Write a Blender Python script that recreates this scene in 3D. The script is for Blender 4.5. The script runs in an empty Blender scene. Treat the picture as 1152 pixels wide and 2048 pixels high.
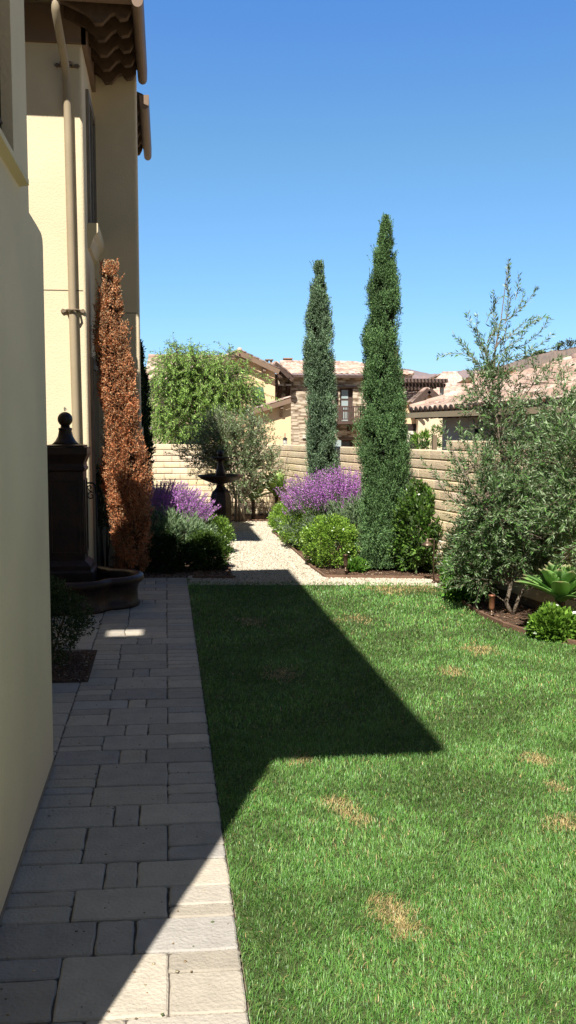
import bpy, math, numpy as np
from mathutils import Vector
R = math.radians
rs = np.random.RandomState(7)
sc = bpy.context.scene
C = sc.collection
# ------------------------------------------------------------------ camera, world, sun, exposure
F, HC = 1850.0, 2.2                      # focal length in px of the 2048 px side, eye height in metres
PITCH = math.atan((1024 - 860) / F)
YAW = math.atan((576 - 332) * math.cos(PITCH) / F)
cd = bpy.data.cameras.new('camera'); cam = bpy.data.objects.new('camera', cd); C.objects.link(cam)
cam.location = (0, 0, HC); cam.rotation_euler = (math.pi / 2 - PITCH, 0, -YAW)
cd.sensor_fit = 'VERTICAL'; cd.sensor_height = 24.0; cd.lens = 24.0 * F / 2048
cd.clip_start = 0.05; cd.clip_end = 5000
sc.camera = cam
SUN_EL, SUN_AZ = R(51.5), R(19.9)        # shadows run towards +Y, turned 19.9 degrees to +X
w = bpy.data.worlds.new('World'); sc.world = w; w.use_nodes = True
nt = w.node_tree; bg = nt.nodes['Background']
sky = nt.nodes.new('ShaderNodeTexSky'); sky.sky_type = 'NISHITA'; sky.sun_disc = False
sky.sun_elevation = SUN_EL; sky.sun_rotation = math.pi + SUN_AZ
sky.air_density = 1.0; sky.dust_density = 0.3; sky.ozone_density = 2.0; sky.altitude = 100
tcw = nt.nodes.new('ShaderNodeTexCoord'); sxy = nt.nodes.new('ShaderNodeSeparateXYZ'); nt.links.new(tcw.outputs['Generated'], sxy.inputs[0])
rmp = nt.nodes.new('ShaderNodeValToRGB'); nt.links.new(sxy.outputs[2], rmp.inputs[0])      # sky tint: bluer up to mid height, darkened overhead to deepen the shade
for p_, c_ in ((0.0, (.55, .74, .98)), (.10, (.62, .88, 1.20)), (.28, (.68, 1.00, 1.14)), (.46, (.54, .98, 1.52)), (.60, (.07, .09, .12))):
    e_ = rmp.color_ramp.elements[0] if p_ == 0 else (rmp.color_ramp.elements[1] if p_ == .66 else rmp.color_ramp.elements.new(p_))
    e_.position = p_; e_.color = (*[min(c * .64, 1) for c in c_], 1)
mr = nt.nodes.new('ShaderNodeMapRange'); mr.inputs[1].default_value = -.25; mr.inputs[2].default_value = .35; mr.inputs[3].default_value = .30; mr.inputs[4].default_value = 1.0   # sky dimmed behind the camera only to deepen the shade
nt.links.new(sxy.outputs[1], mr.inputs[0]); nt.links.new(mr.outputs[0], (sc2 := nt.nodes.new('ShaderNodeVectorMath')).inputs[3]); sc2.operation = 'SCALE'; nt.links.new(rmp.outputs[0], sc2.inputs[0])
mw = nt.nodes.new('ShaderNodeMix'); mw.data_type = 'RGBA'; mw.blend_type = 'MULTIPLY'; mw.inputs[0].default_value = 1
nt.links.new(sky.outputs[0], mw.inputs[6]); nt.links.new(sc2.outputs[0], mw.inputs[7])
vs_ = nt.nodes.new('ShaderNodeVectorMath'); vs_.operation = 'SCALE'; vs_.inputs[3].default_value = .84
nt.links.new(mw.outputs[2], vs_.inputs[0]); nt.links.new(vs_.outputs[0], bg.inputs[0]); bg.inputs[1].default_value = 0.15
sd = bpy.data.lights.new('sun', 'SUN'); sun = bpy.data.objects.new('sun', sd); C.objects.link(sun)
sd.energy = 5.0; sd.angle = R(0.53); sd.color = (1.0, 0.95, 0.86)
dv = Vector((math.sin(SUN_AZ) * math.cos(SUN_EL), math.cos(SUN_AZ) * math.cos(SUN_EL), -math.sin(SUN_EL)))
sun.rotation_euler = dv.to_track_quat('-Z', 'Y').to_euler()
sc.view_settings.view_transform = 'Standard'; sc.view_settings.look = 'None'
sc.view_settings.exposure = 0.8; sc.view_settings.gamma = 1.0
sc.cycles.max_bounces = 6; sc.cycles.transparent_max_bounces = 4
# ------------------------------------------------------------------ measuring helpers
_f = np.array([math.sin(YAW) * math.cos(PITCH), math.cos(YAW) * math.cos(PITCH), -math.sin(PITCH)])
_r = np.array([math.cos(YAW), -math.sin(YAW), 0.0]); _d = np.cross(_f, _r)
def at(px, py, Y):
    v = _f * F + _r * (px - 576) + _d * (py - 1024); t = Y / v[1]
    return np.array([v[0] * t, Y, HC + v[2] * t])
def gr(px, py, z=0.0):
    v = _f * F + _r * (px - 576) + _d * (py - 1024); t = (z - HC) / v[2]
    return np.array([v[0] * t, v[1] * t, z])
# ------------------------------------------------------------------ object helpers
WL = {}
def tag(o, label=None, cat=None, group=None, kind=None):
    if label: o['label'] = label
    if cat: o['category'] = cat
    if group: o['group'] = group
    if kind: o['kind'] = kind
    return o
def thing(name, label, cat, loc=(0, 0, 0), group=None):
    o = bpy.data.objects.new(name, None); C.objects.link(o); o.location = loc; o.empty_display_size = .1
    WL[o.name] = np.array(loc, float)
    return tag(o, label, cat, group)
def link(name, me, parent=None, label=None):
    o = bpy.data.objects.new(name, me); C.objects.link(o); WL[o.name] = np.zeros(3)
    if parent is not None:
        o.parent = parent; o.location = -WL[parent.name]
    if label: o['label'] = label
    return o
def mesh_np(name, V, polys, mat, parent=None, col=None, smooth=False, label=None):
    """polys: list of int arrays (n,k)"""
    V = np.asarray(V, np.float32); me = bpy.data.meshes.new(name)
    me.vertices.add(len(V)); me.vertices.foreach_set('co', V.ravel())
    idx = np.concatenate([p.ravel() for p in polys]).astype(np.int32)
    tot = np.concatenate([np.full(len(p), p.shape[1]) for p in polys]).astype(np.int32)
    st = np.concatenate([[0], np.cumsum(tot)[:-1]]).astype(np.int32)
    me.loops.add(len(idx)); me.loops.foreach_set('vertex_index', idx)
    me.polygons.add(len(tot)); me.polygons.foreach_set('loop_start', st); me.polygons.foreach_set('loop_total', tot)
    if smooth: me.polygons.foreach_set('use_smooth', np.ones(len(tot), bool))
    me.update(calc_edges=True)
    if col is not None:
        a = me.color_attributes.new('tint', 'FLOAT_COLOR', 'POINT')
        c = np.ones((len(V), 4), np.float32); c[:, :3] = col; a.data.foreach_set('color', c.ravel())
    me.materials.append(mat)
    return link(name, me, parent, label)
class MB:
    def __init__(s): s.v = []; s.f = []; s.c = []; s.sm = []
    def add(s, vs, fs, col=None, smooth=False):
        b = len(s.v); s.v += [tuple(map(float, p)) for p in vs]; s.f += [tuple(b + i for i in f) for f in fs]
        s.c += [col or (1, 1, 1)] * len(vs); s.sm += [smooth] * len(fs); return s
    def box(s, x0, x1, y0, y1, z0, z1, **k):
        return s.add([(x0,y0,z0),(x1,y0,z0),(x1,y1,z0),(x0,y1,z0),(x0,y0,z1),(x1,y0,z1),(x1,y1,z1),(x0,y1,z1)],
              [(0,3,2,1),(4,5,6,7),(0,1,5,4),(1,2,6,5),(2,3,7,6),(3,0,4,7)], **k)
    def obox(s, a, b, wd, ht, up=(0, 0, 1), **k):
        """bar from a to b, width wd sideways, height ht along up (centred)"""
        a = np.array(a, float); b = np.array(b, float); t = (b - a) / np.linalg.norm(b - a)
        sd_ = np.cross(t, up); sd_ /= np.linalg.norm(sd_); u = np.cross(sd_, t)
        vs = [p + sd_ * wd / 2 * i + u * ht / 2 * j for p in (a, b) for i, j in ((-1,-1),(1,-1),(1,1),(-1,1))]
        return s.add(vs, [(0,1,2,3),(4,7,6,5),(0,4,5,1),(1,5,6,2),(2,6,7,3),(3,7,4,0)], **k)
    def prism(s, poly, ax, d0, d1, **k):
        """poly in the plane of the other two axes (in xyz order), extruded along axis ax"""
        n = len(poly)
        def mk(p, d):
            q = list(p); q.insert(ax, d); return q
        vs = [mk(p, d0) for p in poly] + [mk(p, d1) for p in poly]
        fs = [tuple(range(n))[::-1], tuple(range(n, 2 * n))] + [(i, (i + 1) % n, n + (i + 1) % n, n + i) for i in range(n)]
        return s.add(vs, fs, **k)
    def tube(s, pts, r, seg=8, cap=True, smooth=True, **k):
        pts = [np.array(p, float) for p in pts]; n = len(pts); rr = r if hasattr(r, '__len__') else [r] * n
        vs = []; prev = None
        for i, p in enumerate(pts):
            t = pts[min(i + 1, n - 1)] - pts[max(i - 1, 0)]; t /= (np.linalg.norm(t) + 1e-9)
            ref = np.array([1., 0, 0]) if prev is None else prev
            if prev is None and abs(t[0]) > .8: ref = np.array([0, 1., 0])
            a = ref - t * ref.dot(t); a /= (np.linalg.norm(a) + 1e-9); b = np.cross(t, a); prev = a
            vs += [p + rr[i] * (a * math.cos(2 * math.pi * j / seg) + b * math.sin(2 * math.pi * j / seg)) for j in range(seg)]
        fs = [(i * seg + j, i * seg + (j + 1) % seg, (i + 1) * seg + (j + 1) % seg, (i + 1) * seg + j) for i in range(n - 1) for j in range(seg)]
        if cap: fs += [tuple(range(seg))[::-1], tuple(range((n - 1) * seg, n * seg))]
        return s.add(vs, fs, smooth=smooth, **k)
    def lathe(s, prof, c, seg=24, rot=0., smooth=True, sx=1., sy=1., **k):
        """prof: [(r,z)...] from bottom to top"""
        vs = []; n = len(prof)
        for r_, z_ in prof:
            vs += [(c[0] + sx * r_ * math.cos(rot + 2 * math.pi * j / seg), c[1] + sy * r_ * math.sin(rot + 2 * math.pi * j / seg), c[2] + z_) for j in range(seg)]
        fs = [(i * seg + j, i * seg + (j + 1) % seg, (i + 1) * seg + (j + 1) % seg, (i + 1) * seg + j) for i in range(n - 1) for j in range(seg)]
        fs += [tuple(range(seg))[::-1], tuple(range((n - 1) * seg, n * seg))]
        return s.add(vs, fs, smooth=smooth, **k)
    def sphere(s, c, r, seg=16, rings=10, **k):
        return s.lathe([(max(1e-4, r * math.sin(math.pi * i / rings)), -r * math.cos(math.pi * i / rings)) for i in range(rings + 1)], c, seg, **k)
    def build(s, name, mat, parent=None, bevel=0, label=None, color=False):
        me = bpy.data.meshes.new(name); me.from_pydata(s.v, [], s.f); me.update()
        me.polygons.foreach_set('use_smooth', s.sm)
        if color:
            a = me.color_attributes.new('tint', 'FLOAT_COLOR', 'POINT')
            c = np.ones((len(s.v), 4), np.float32); c[:, :3] = s.c; a.data.foreach_set('color', c.ravel())
        me.materials.append(mat); o = link(name, me, parent, label)
        if bevel:
            m = o.modifiers.new('bevel', 'BEVEL'); m.width = bevel; m.segments = 2; m.limit_method = 'ANGLE'; m.angle_limit = R(40)
        return o
# ------------------------------------------------------------------ materials
def mat(name, base, rough=.8, var=.12, scale=6., bump=0., bscale=40., spec=.3, metal=0., tint=False, translucent=0., detail=6., second=None, coat=0.):
    m = bpy.data.materials.new(name); m.use_nodes = True; n = m.node_tree.nodes; l = m.node_tree.links
    p = n['Principled BSDF']; p.inputs['Roughness'].default_value = rough; p.inputs['Specular IOR Level'].default_value = spec
    p.inputs['Metallic'].default_value = metal; p.inputs['Coat Weight'].default_value = coat
    tc = n.new('ShaderNodeTexCoord'); no = n.new('ShaderNodeTexNoise'); no.inputs['Scale'].default_value = scale; no.inputs['Detail'].default_value = detail
    l.new(tc.outputs['Object'], no.inputs['Vector'])
    cr = n.new('ShaderNodeValToRGB'); b = np.array(base); s2 = np.array(second) if second else np.clip(b * (1 + var), 0, 1)
    cr.color_ramp.elements[0].position = .3; cr.color_ramp.elements[1].position = .7
    cr.color_ramp.elements[0].color = (*(b * (1 - var)), 1) if not second else (*b, 1); cr.color_ramp.elements[1].color = (*s2, 1)
    l.new(no.outputs[0], cr.inputs[0]); out = cr.outputs[0]
    if tint:
        at_ = n.new('ShaderNodeAttribute'); at_.attribute_name = 'tint'
        mx = n.new('ShaderNodeMix'); mx.data_type = 'RGBA'; mx.blend_type = 'MULTIPLY'; mx.inputs[0].default_value = 1
        l.new(out, mx.inputs[6]); l.new(at_.outputs['Color'], mx.inputs[7]); out = mx.outputs[2]
    l.new(out, p.inputs['Base Color'])
    if bump:
        bn = n.new('ShaderNodeTexNoise'); bn.inputs['Scale'].default_value = bscale; bn.inputs['Detail'].default_value = 5
        l.new(tc.outputs['Object'], bn.inputs['Vector']); bp = n.new('ShaderNodeBump'); bp.inputs['Strength'].default_value = bump; bp.inputs['Distance'].default_value = .02
        l.new(bn.outputs[0], bp.inputs['Height']); l.new(bp.outputs[0], p.inputs['Normal'])
    if translucent:
        tr = n.new('ShaderNodeBsdfTranslucent'); l.new(out, tr.inputs['Color']); ms = n.new('ShaderNodeMixShader'); ms.inputs[0].default_value = translucent
        l.new(p.outputs[0], ms.inputs[1]); l.new(tr.outputs[0], ms.inputs[2]); l.new(ms.outputs[0], n['Material Output'].inputs[0])
    return m
M = {}
M['stucco'] = mat('cream_stucco', (.70, .59, .40), .9, .075, 1.1, .28, 45, detail=12)
M['trim'] = mat('cream_trim', (.66, .56, .37), .85, .05, 2, .15, 60)
M['joint'] = mat('stucco_joint', (.16, .13, .09), .9)
M['brown_wood'] = mat('brown_rafter', (.105, .065, .04), .8, .25, 8, .3, 60)
M['gutter'] = mat('brown_gutter', (.22, .15, .105), .55, .08, 3)
M['pipe'] = mat('tan_downpipe', (.36, .29, .19), .6, .06, 3)
M['bracket'] = mat('bracket_brown', (.20, .15, .10), .6)
M['glass'] = mat('window_glass', (.03, .035, .045), .08, .1, 1, spec=.8)
M['frame'] = mat('window_frame', (.22, .19, .15), .6)
M['iron'] = mat('black_iron', (.012, .012, .014), .5)
M['paver'] = mat('tumbled_paver', (1, 1, 1), .9, .16, 9, .5, 55, tint=True, detail=9)
M['sand'] = mat('joint_sand', (.11, .092, .075), .95, .3, 30, .4, 120)
M['soil'] = mat('mulch_soil', (.09, .055, .035), .95, .45, 22, .8, 90, detail=10)
M['chips'] = mat('mulch_chips', (1, 1, 1), .9, .2, 30, tint=True)
M['gravel'] = mat('gravel_bed', (.42, .36, .27), .95, .3, 55, 1.0, 90, detail=8)
M['pebble'] = mat('gravel_stones', (1, 1, 1), .9, .1, 60, tint=True)
M['turf'] = mat('turf_base', (.07, .095, .03), .95, .4, 20, .8, 80)
M['grass'] = mat('grass_blades', (1, 1, 1), .42, .05, 4, tint=True, translucent=.28, spec=.4)
M['leaf'] = mat('leaves', (1, 1, 1), .5, .08, 6, tint=True, translucent=.2, spec=.35)
M['gloss_leaf'] = mat('glossy_leaves', (1, 1, 1), .32, .08, 6, tint=True, translucent=.18, spec=.5)
M['needle'] = mat('conifer_sprays', (1, 1, 1), .75, .12, 5, tint=True, translucent=.08, spec=.15)
M['bark'] = mat('grey_bark', (.20, .16, .12), .9, .3, 12, .6, 50)
M['dark_bark'] = mat('brown_bark', (.10, .07, .045), .9, .3, 12, .6, 50)
M['cast'] = mat('dark_cast_stone', (.018, .010, .008), .42, .5, 5, .35, 30, spec=.4, second=(.045, .021, .014))
M['water'] = mat('water', (.02, .025, .02), .05, .1, 3, .3, 20, spec=.8)
M['edging'] = mat('bender_board', (.17, .10, .065), .85, .2, 6, .3, 60)
M['bronze'] = mat('bronze_lamp', (.16, .11, .075), .4, .25, 12, metal=.6, spec=.5)
M['copper'] = mat('copper_spot', (.30, .13, .075), .4, .25, 12, metal=.5, spec=.5)
M['stake'] = mat('grey_stake', (.30, .33, .31), .7)
M['inner_shade'] = mat('painted_inner_shade', (.03, .02, .017), .8)  # near-black colour standing in for shade inside openings
M['tan'] = mat('tan_stucco', (.76, .56, .345), .9, .05, .8, .2, 60)
M['tan2'] = mat('pale_tan_stucco', (.74, .60, .42), .9, .05, .8, .2, 60)
M['white_st'] = mat('offwhite_stucco', (.66, .60, .52), .9, .05, .8, .2, 60)
M['darkwood'] = mat('dark_brown_timber', (.085, .055, .045), .8, .2, 6)
M['tile'] = mat('clay_tile', (1, 1, 1), .85, .18, 2.5, .2, 40, tint=True)
M['hill'] = mat('dry_hillside', (.235, .175, .145), .95, .35, .035, 0, detail=12, second=(.15, .125, .105))
M['chim'] = mat('chimney_stucco', (.42, .24, .15), .9)
M['pale'] = mat('pale_board', (.62, .60, .55), .8)
def brickmat(name, c1, c2, mo, bw, rh, mort, swap, off=.5, bump=.5, wob=0.):
    m = bpy.data.materials.new(name); m.use_nodes = True; n = m.node_tree.nodes; l = m.node_tree.links; p = n['Principled BSDF']
    p.inputs['Roughness'].default_value = .92; p.inputs['Specular IOR Level'].default_value = .2
    tc = n.new('ShaderNodeTexCoord'); sp = n.new('ShaderNodeSeparateXYZ'); cb = n.new('ShaderNodeCombineXYZ')
    l.new(tc.outputs['Object'], sp.inputs[0]); l.new(sp.outputs[swap], cb.inputs[0]); l.new(sp.outputs[2], cb.inputs[1])
    src = cb.outputs[0]
    if wob:
        wn = n.new('ShaderNodeTexNoise'); wn.inputs['Scale'].default_value = 5.; l.new(cb.outputs[0], wn.inputs['Vector'])
        ad = n.new('ShaderNodeVectorMath'); ad.operation = 'SCALE'; ad.inputs[3].default_value = wob; l.new(wn.outputs[1], ad.inputs[0])
        a2 = n.new('ShaderNodeVectorMath'); a2.operation = 'ADD'; l.new(cb.outputs[0], a2.inputs[0]); l.new(ad.outputs[0], a2.inputs[1]); src = a2.outputs[0]
    b = n.new('ShaderNodeTexBrick'); b.offset = off; b.inputs['Scale'].default_value = 1; b.inputs['Brick Width'].default_value = bw; b.inputs['Row Height'].default_value = rh
    b.inputs['Mortar Size'].default_value = mort; b.inputs['Mortar Smooth'].default_value = .3; b.inputs['Bias'].default_value = 0
    b.inputs['Color1'].default_value = (*c1, 1); b.inputs['Color2'].default_value = (*c2, 1); b.inputs['Mortar'].default_value = (*mo, 1)
    l.new(src, b.inputs['Vector'])
    no = n.new('ShaderNodeTexNoise'); no.inputs['Scale'].default_value = 14; no.inputs['Detail'].default_value = 8; l.new(tc.outputs['Object'], no.inputs['Vector'])
    cr = n.new('ShaderNodeValToRGB'); cr.color_ramp.elements[0].position = .3; cr.color_ramp.elements[1].position = .75
    cr.color_ramp.elements[0].color = (.78, .76, .72, 1); cr.color_ramp.elements[1].color = (1.12, 1.1, 1.08, 1); l.new(no.outputs[0], cr.inputs[0])
    mx = n.new('ShaderNodeMix'); mx.data_type = 'RGBA'; mx.blend_type = 'MULTIPLY'; mx.inputs[0].default_value = 1
    l.new(b.outputs[0], mx.inputs[6]); l.new(cr.outputs[0], mx.inputs[7]); l.new(mx.outputs[2], p.inputs['Base Color'])
    bp = n.new('ShaderNodeBump'); bp.inputs['Strength'].default_value = bump; bp.inputs['Distance'].default_value = .03; bp.invert = True
    l.new(b.outputs[1], bp.inputs['Height']); l.new(bp.outputs[0], p.inputs['Normal'])
    return m
def ledgemat():
    m = bpy.data.materials.new('ledge_stone'); m.use_nodes = True; n = m.node_tree.nodes; l = m.node_tree.links; p = n['Principled BSDF']; p.inputs['Roughness'].default_value = .92
    tc = n.new('ShaderNodeTexCoord'); mp = n.new('ShaderNodeMapping'); mp.inputs['Scale'].default_value = (2.4, 2.4, 9.0); l.new(tc.outputs['Object'], mp.inputs[0])
    v = n.new('ShaderNodeTexVoronoi'); v.inputs['Scale'].default_value = 1.0; v.inputs['Randomness'].default_value = .85; v.distance = 'CHEBYCHEV'; l.new(mp.outputs[0], v.inputs['Vector'])
    cr = n.new('ShaderNodeValToRGB'); cols = [(0, (.56, .45, .33)), (.3, (.86, .75, .57)), (.5, (.70, .58, .43)), (.75, (.92, .84, .70)), (1, (.62, .54, .43))]
    sp = n.new('ShaderNodeSeparateColor'); l.new(v.outputs['Color'], sp.inputs[0]); l.new(sp.outputs[0], cr.inputs[0])
    for k, (q_, c_) in enumerate(cols):
        e_ = cr.color_ramp.elements[0] if k == 0 else (cr.color_ramp.elements[1] if k == 4 else cr.color_ramp.elements.new(q_)); e_.position = q_; e_.color = (*c_, 1)
    r2 = n.new('ShaderNodeValToRGB'); r2.color_ramp.elements[0].position = .30; r2.color_ramp.elements[0].color = (1, 1, 1, 1); r2.color_ramp.elements[1].position = .62; r2.color_ramp.elements[1].color = (.28, .23, .19, 1); l.new(v.outputs['Distance'], r2.inputs[0])
    mx = n.new('ShaderNodeMix'); mx.data_type = 'RGBA'; mx.blend_type = 'MULTIPLY'; mx.inputs[0].default_value = 1; l.new(cr.outputs[0], mx.inputs[6]); l.new(r2.outputs[0], mx.inputs[7]); l.new(mx.outputs[2], p.inputs['Base Color'])
    return m
M['ledge'] = ledgemat()
# ------------------------------------------------------------------ foliage helpers
def unit(a): return a / (np.linalg.norm(a, axis=-1, keepdims=True) + 1e-9)
def rdir(n):
    return unit(rs.normal(size=(n, 3)))
def leaf_arrays(P, A, L, W, col, roll=None):
    n = len(P); A = unit(A); S = unit(np.cross(A, rdir(n) if roll is None else roll))
    Nn = np.cross(S, A); L = np.broadcast_to(L, n)[:, None]; W = np.broadcast_to(W, n)[:, None]
    V = np.stack([P, P + A * L * .45 + S * W * .5 - Nn * W * .12, P + A * L, P + A * L * .45 - S * W * .5 - Nn * W * .12], 1).reshape(-1, 3)
    return V, np.arange(4 * n).reshape(n, 4), np.repeat(col, 4, 0)
def leaf_mesh(name, P, A, L, W, col, mat_, parent, roll=None, label=None):
    V, Fc, c = leaf_arrays(P, A, L, W, col, roll)
    return mesh_np(name, V, [Fc], mat_, parent, c, label=label)
def tints(n, cols, probs=None, jit=.15):
    cols = np.array(cols, float); i = rs.choice(len(cols), n, p=probs)
    return np.clip(cols[i] * (1 + rs.normal(size=(n, 1)) * jit), 0.003, 1)
def clumps(center, rad, nc, cr, per, up=.4, bottom=-1.0, shell=.75):
    """leaves gathered in clumps spread over an ellipsoid: positions, directions, clump index"""
    d = rdir(nc * 3); d = d[d[:, 2] > bottom][:nc]; k = shell + (1 - shell) * rs.rand(len(d), 1) ** .5
    cc = np.array(center) + d * np.array(rad) * k * (1 + rs.normal(size=(len(d), 1)) * .10)
    q = rdir(len(d) * per) * (rs.rand(len(d) * per, 1) ** .45); idx = np.repeat(np.arange(len(d)), per)
    crr = cr * (.65 + .7 * rs.rand(len(d)))[idx][:, None]
    P = cc[idx] + q * crr
    A = unit(q * .7 + d[idx] * .6 + np.array([0, 0, up]) + rs.normal(size=q.shape) * .35)
    return P, A, idx
def shrub(name, label, base, rad, nc, per, cr, L, W, cols, mat_='leaf', up=.4, bottom=-.55, group=None, cz=None, stems=6, shell=.75, cat='shrub', jit=.18):
    t = thing(name, label, cat, (base[0], base[1], 0), group)
    c = (base[0], base[1], cz if cz is not None else rad[2] * .95)
    P, A, idx = clumps(c, rad, nc, cr, per, up, bottom, shell)
    ok = P[:, 2] > .02; P, A, idx = P[ok], A[ok], idx[ok]
    col = tints(len(P), cols, jit=jit) * (1 + rs.normal(size=(nc * 3, 1)) * .10)[idx]
    leaf_mesh('foliage', P, A, L * (.6 + .8 * rs.rand(len(P))), W * (.7 + .6 * rs.rand(len(P))), np.clip(col, .003, 1), M[mat_], t)
    mb = MB()
    for i in range(stems):
        a = 6.283 * i / stems + rs.rand(); e = (base[0] + rad[0] * .6 * math.cos(a), base[1] + rad[1] * .6 * math.sin(a), c[2] + rad[2] * .4)
        s0 = (base[0] + .05 * math.cos(a), base[1] + .05 * math.sin(a), 0)
        m_ = [(s0[k] * .55 + e[k] * .45) + rs.normal() * .03 for k in range(3)]
        mb.tube([s0, m_, e], [.014, .01, .005], 5)
    mb.build('stem', M['dark_bark'], t)
    return t
# ------------------------------------------------------------------ the ground
def flat(name, poly, z, m, kind='structure', thick=None):
    mb = MB(); mb.add([(x, y, z) for x, y in poly], [tuple(range(len(poly)))]); o = mb.build(name, m); tag(o, kind=kind); return o
gnd = flat('ground', [(-3000, -200), (3000, -200), (3000, 4000), (-3000, 4000)], -.03, M['soil'])
gm = mat('dry_ground', (.20, .16, .11), .95, .3, .3); 
# garden soil beds
bed = flat('planting_bed', [(-4.2, 7.9), (8, 7.9), (8, 26), (-4.2, 26)], -.012, M['soil'])
gnd.data.materials[0] = gm
# lawn outline (metres)
lawn_edge_r = [gr(862, 1168)[:2], gr(885, 1178)[:2], gr(905, 1190)[:2], gr(930, 1212)[:2], gr(960, 1232)[:2], gr(1010, 1255)[:2], gr(1075, 1275)[:2], gr(1152, 1292)[:2], (4.9, 8.2), (6.5, 7.2), (7.5, 5.5), (7.5, 1.2)]
lawn_poly = [(.29, 1.2), (.29, 13.2)] + [(float(a), float(b)) for a, b in [gr(376, 1164)[:2]] + lawn_edge_r]
flat('lawn', lawn_poly, -.004, M['turf'])
grav_poly = [tuple(map(float, gr(a, b)[:2])) for a, b in [(376, 1170), (376, 1152), (464, 1158), (455, 1120), (462, 1062), (400, 1062), (400, 1043), (545, 1043), (545, 1065), (600, 1113), (650, 1155), (800, 1156), (862, 1157), (884, 1178), (862, 1171), (600, 1170)]]
flat('gravel_path', grav_poly, -.006, M['gravel'])
# pavers
def inpoly(x, y, poly):
    x = np.asarray(x); y = np.asarray(y); r = np.zeros(x.shape, bool); n = len(poly)
    for i in range(n):
        x0, y0 = poly[i]; x1, y1 = poly[(i + 1) % n]
        if y0 == y1: continue
        r ^= ((y0 > y) != (y1 > y)) & (x < (x1 - x0) * (y - y0) / (y1 - y0) + x0)
    return r
SK = math.tan(R(2.6))                   # the courses run slightly askew to the lawn edge
pv = MB()
def paver(x0, x1, y0, y1, tone):
    g = .003
    def ring(ins, z, jit):
        pts = []; X0, X1, Y0, Y1 = x0 + g + ins, x1 - g - ins, y0 + g + ins, y1 - g - ins
        c = min(.016, (Y1 - Y0) * .2)
        cs = [(X0, Y0 + c), (X0 + c * .3, Y0 + c * .3), (X0 + c, Y0)], [(X1 - c, Y0), (X1 - c * .3, Y0 + c * .3), (X1, Y0 + c)], [(X1, Y1 - c), (X1 - c * .3, Y1 - c * .3), (X1 - c, Y1)], [(X0 + c, Y1), (X0 + c * .3, Y1 - c * .3), (X0, Y1 - c)]
        for k in range(4):
            pts += cs[k]; a = cs[k][2]; b = cs[(k + 1) % 4][0]
            for t in (.25, .5, .75): pts.append((a[0] + (b[0] - a[0]) * t, a[1] + (b[1] - a[1]) * t))
        return [(px + jit[i][0], py + jit[i][1] + px * -SK, z) for i, (px, py) in enumerate(pts)]
    jit = rs.normal(size=(24, 2)) * .0024
    dz = rs.normal() * .0012
    a, b, c = ring(0, -.012, jit), ring(.001, -.003 + dz, jit), ring(.009, .003 + dz, jit * .7); n = len(a)
    vs = a + b + c; fs = []
    for k in (0, 1): fs += [(k * n + i, k * n + (i + 1) % n, (k + 1) * n + (i + 1) % n, (k + 1) * n + i) for i in range(n)]
    fs.append(tuple(range(2 * n, 3 * n)))
    pv.add(vs, fs, col=tone)
TONES = [(.50, .445, .36), (.485, .43, .35), (.52, .46, .37), (.455, .41, .345), (.42, .39, .35), (.49, .44, .37)]
def tone(): t = np.array(TONES[rs.randint(len(TONES))]) * .90 * (1 + rs.normal() * .07); return tuple(t)
def course(y0, h, typ, xl=-.77, xr=.285, flip=False):
    j = lambda: rs.normal() * .008
    if typ == 'A': cols = [xl, -.325 + j(), -.168 + j(), xr]; st = []
    else: cols = [xl, -.465 + j(), -.015, xr]; st = [0, 2]
    for i in range(3):
        if i in st:
            k = rs.choice([.5, .36, .64] if h < .4 else [.36, .64]); 
            paver(cols[i], cols[i + 1], y0, y0 + h * k, tone()); paver(cols[i], cols[i + 1], y0 + h * k, y0 + h, tone())
        else: paver(cols[i], cols[i + 1], y0, y0 + h, tone())
seq = [('A', .28), ('B', .43), ('A', .28), ('B', .29), ('A', .28), ('B', .43), ('A', .29), ('B', .30), ('B', .385), ('A', .27), ('B', .30), ('A', .25), ('B', .42), ('A', .235), ('B', .31), ('B', .39), ('A', .28), ('B', .28)]
y = 3.336 - .28; k = 1
rows = [(2.2, 'B', .43), (2.63, 'B', .426), (y, 'A', .28)]
y = 3.336; i = 1
for t_, h_ in seq[1:]: rows.append((y, t_, h_)); y += h_
while y < 13.6:
    t_, h_ = seq[rs.randint(3, len(seq))]
    if t_ == rows[-1][1] == 'A': continue
    h_ = min(h_, 13.9 - y); rows.append((y, t_, h_)); y += h_
for y_, t_, h_ in rows: course(y_, h_, t_)
# paving left of the main strip: to the wall, and the apron round the fountain
y = 3.0
while y < 8.05:
    h_ = [.28, .43, .29][rs.randint(3)]; h_ = min(h_, 8.08 - y)
    if h_ < .1: break
    x = -.77
    while x > -2.2:
        wd = [.30, .45, .22][rs.randint(3)]; paver(x - wd, x, y, y + h_, tone()); x -= wd
    y += h_
y = 9.3
while y < 13.6:
    h_ = [.28, .43, .29, .15][rs.randint(4)]; x = -.77
    lim = -1.15 if y < 10.2 else -3.2
    while x > lim:
        wd = [.30, .45, .22][rs.randint(3)]; paver(x - wd, x, y, y + h_, tone()); x -= wd
    y += h_
po = pv.build('paved_path', M['paver'], color=True); tag(po, kind='structure')
flat('paving_joints', [(-3.4, 2.1), (.283, 2.1), (.283, 13.88), (-3.4, 13.88), (-3.4, 9.36), (-.775, 9.33), (-.69, 9.3), (-.70, 8.07), (-3.4, 8.1)], -.010, M['sand'])
# shrub pocket cut between the two pavings
flat('planting_pocket', [(-3.4, 8.12), (-.70, 8.08), (-.705, 9.28), (-3.4, 9.32)], .006, M['soil'])
# ------------------------------------------------------------------ the house (one attached building)
house = thing('house', 'cream stucco two storey house along the left side with brown eaves and downpipe', 'house', (-2.6, 8, 0))
EZ = 7.63
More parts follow.
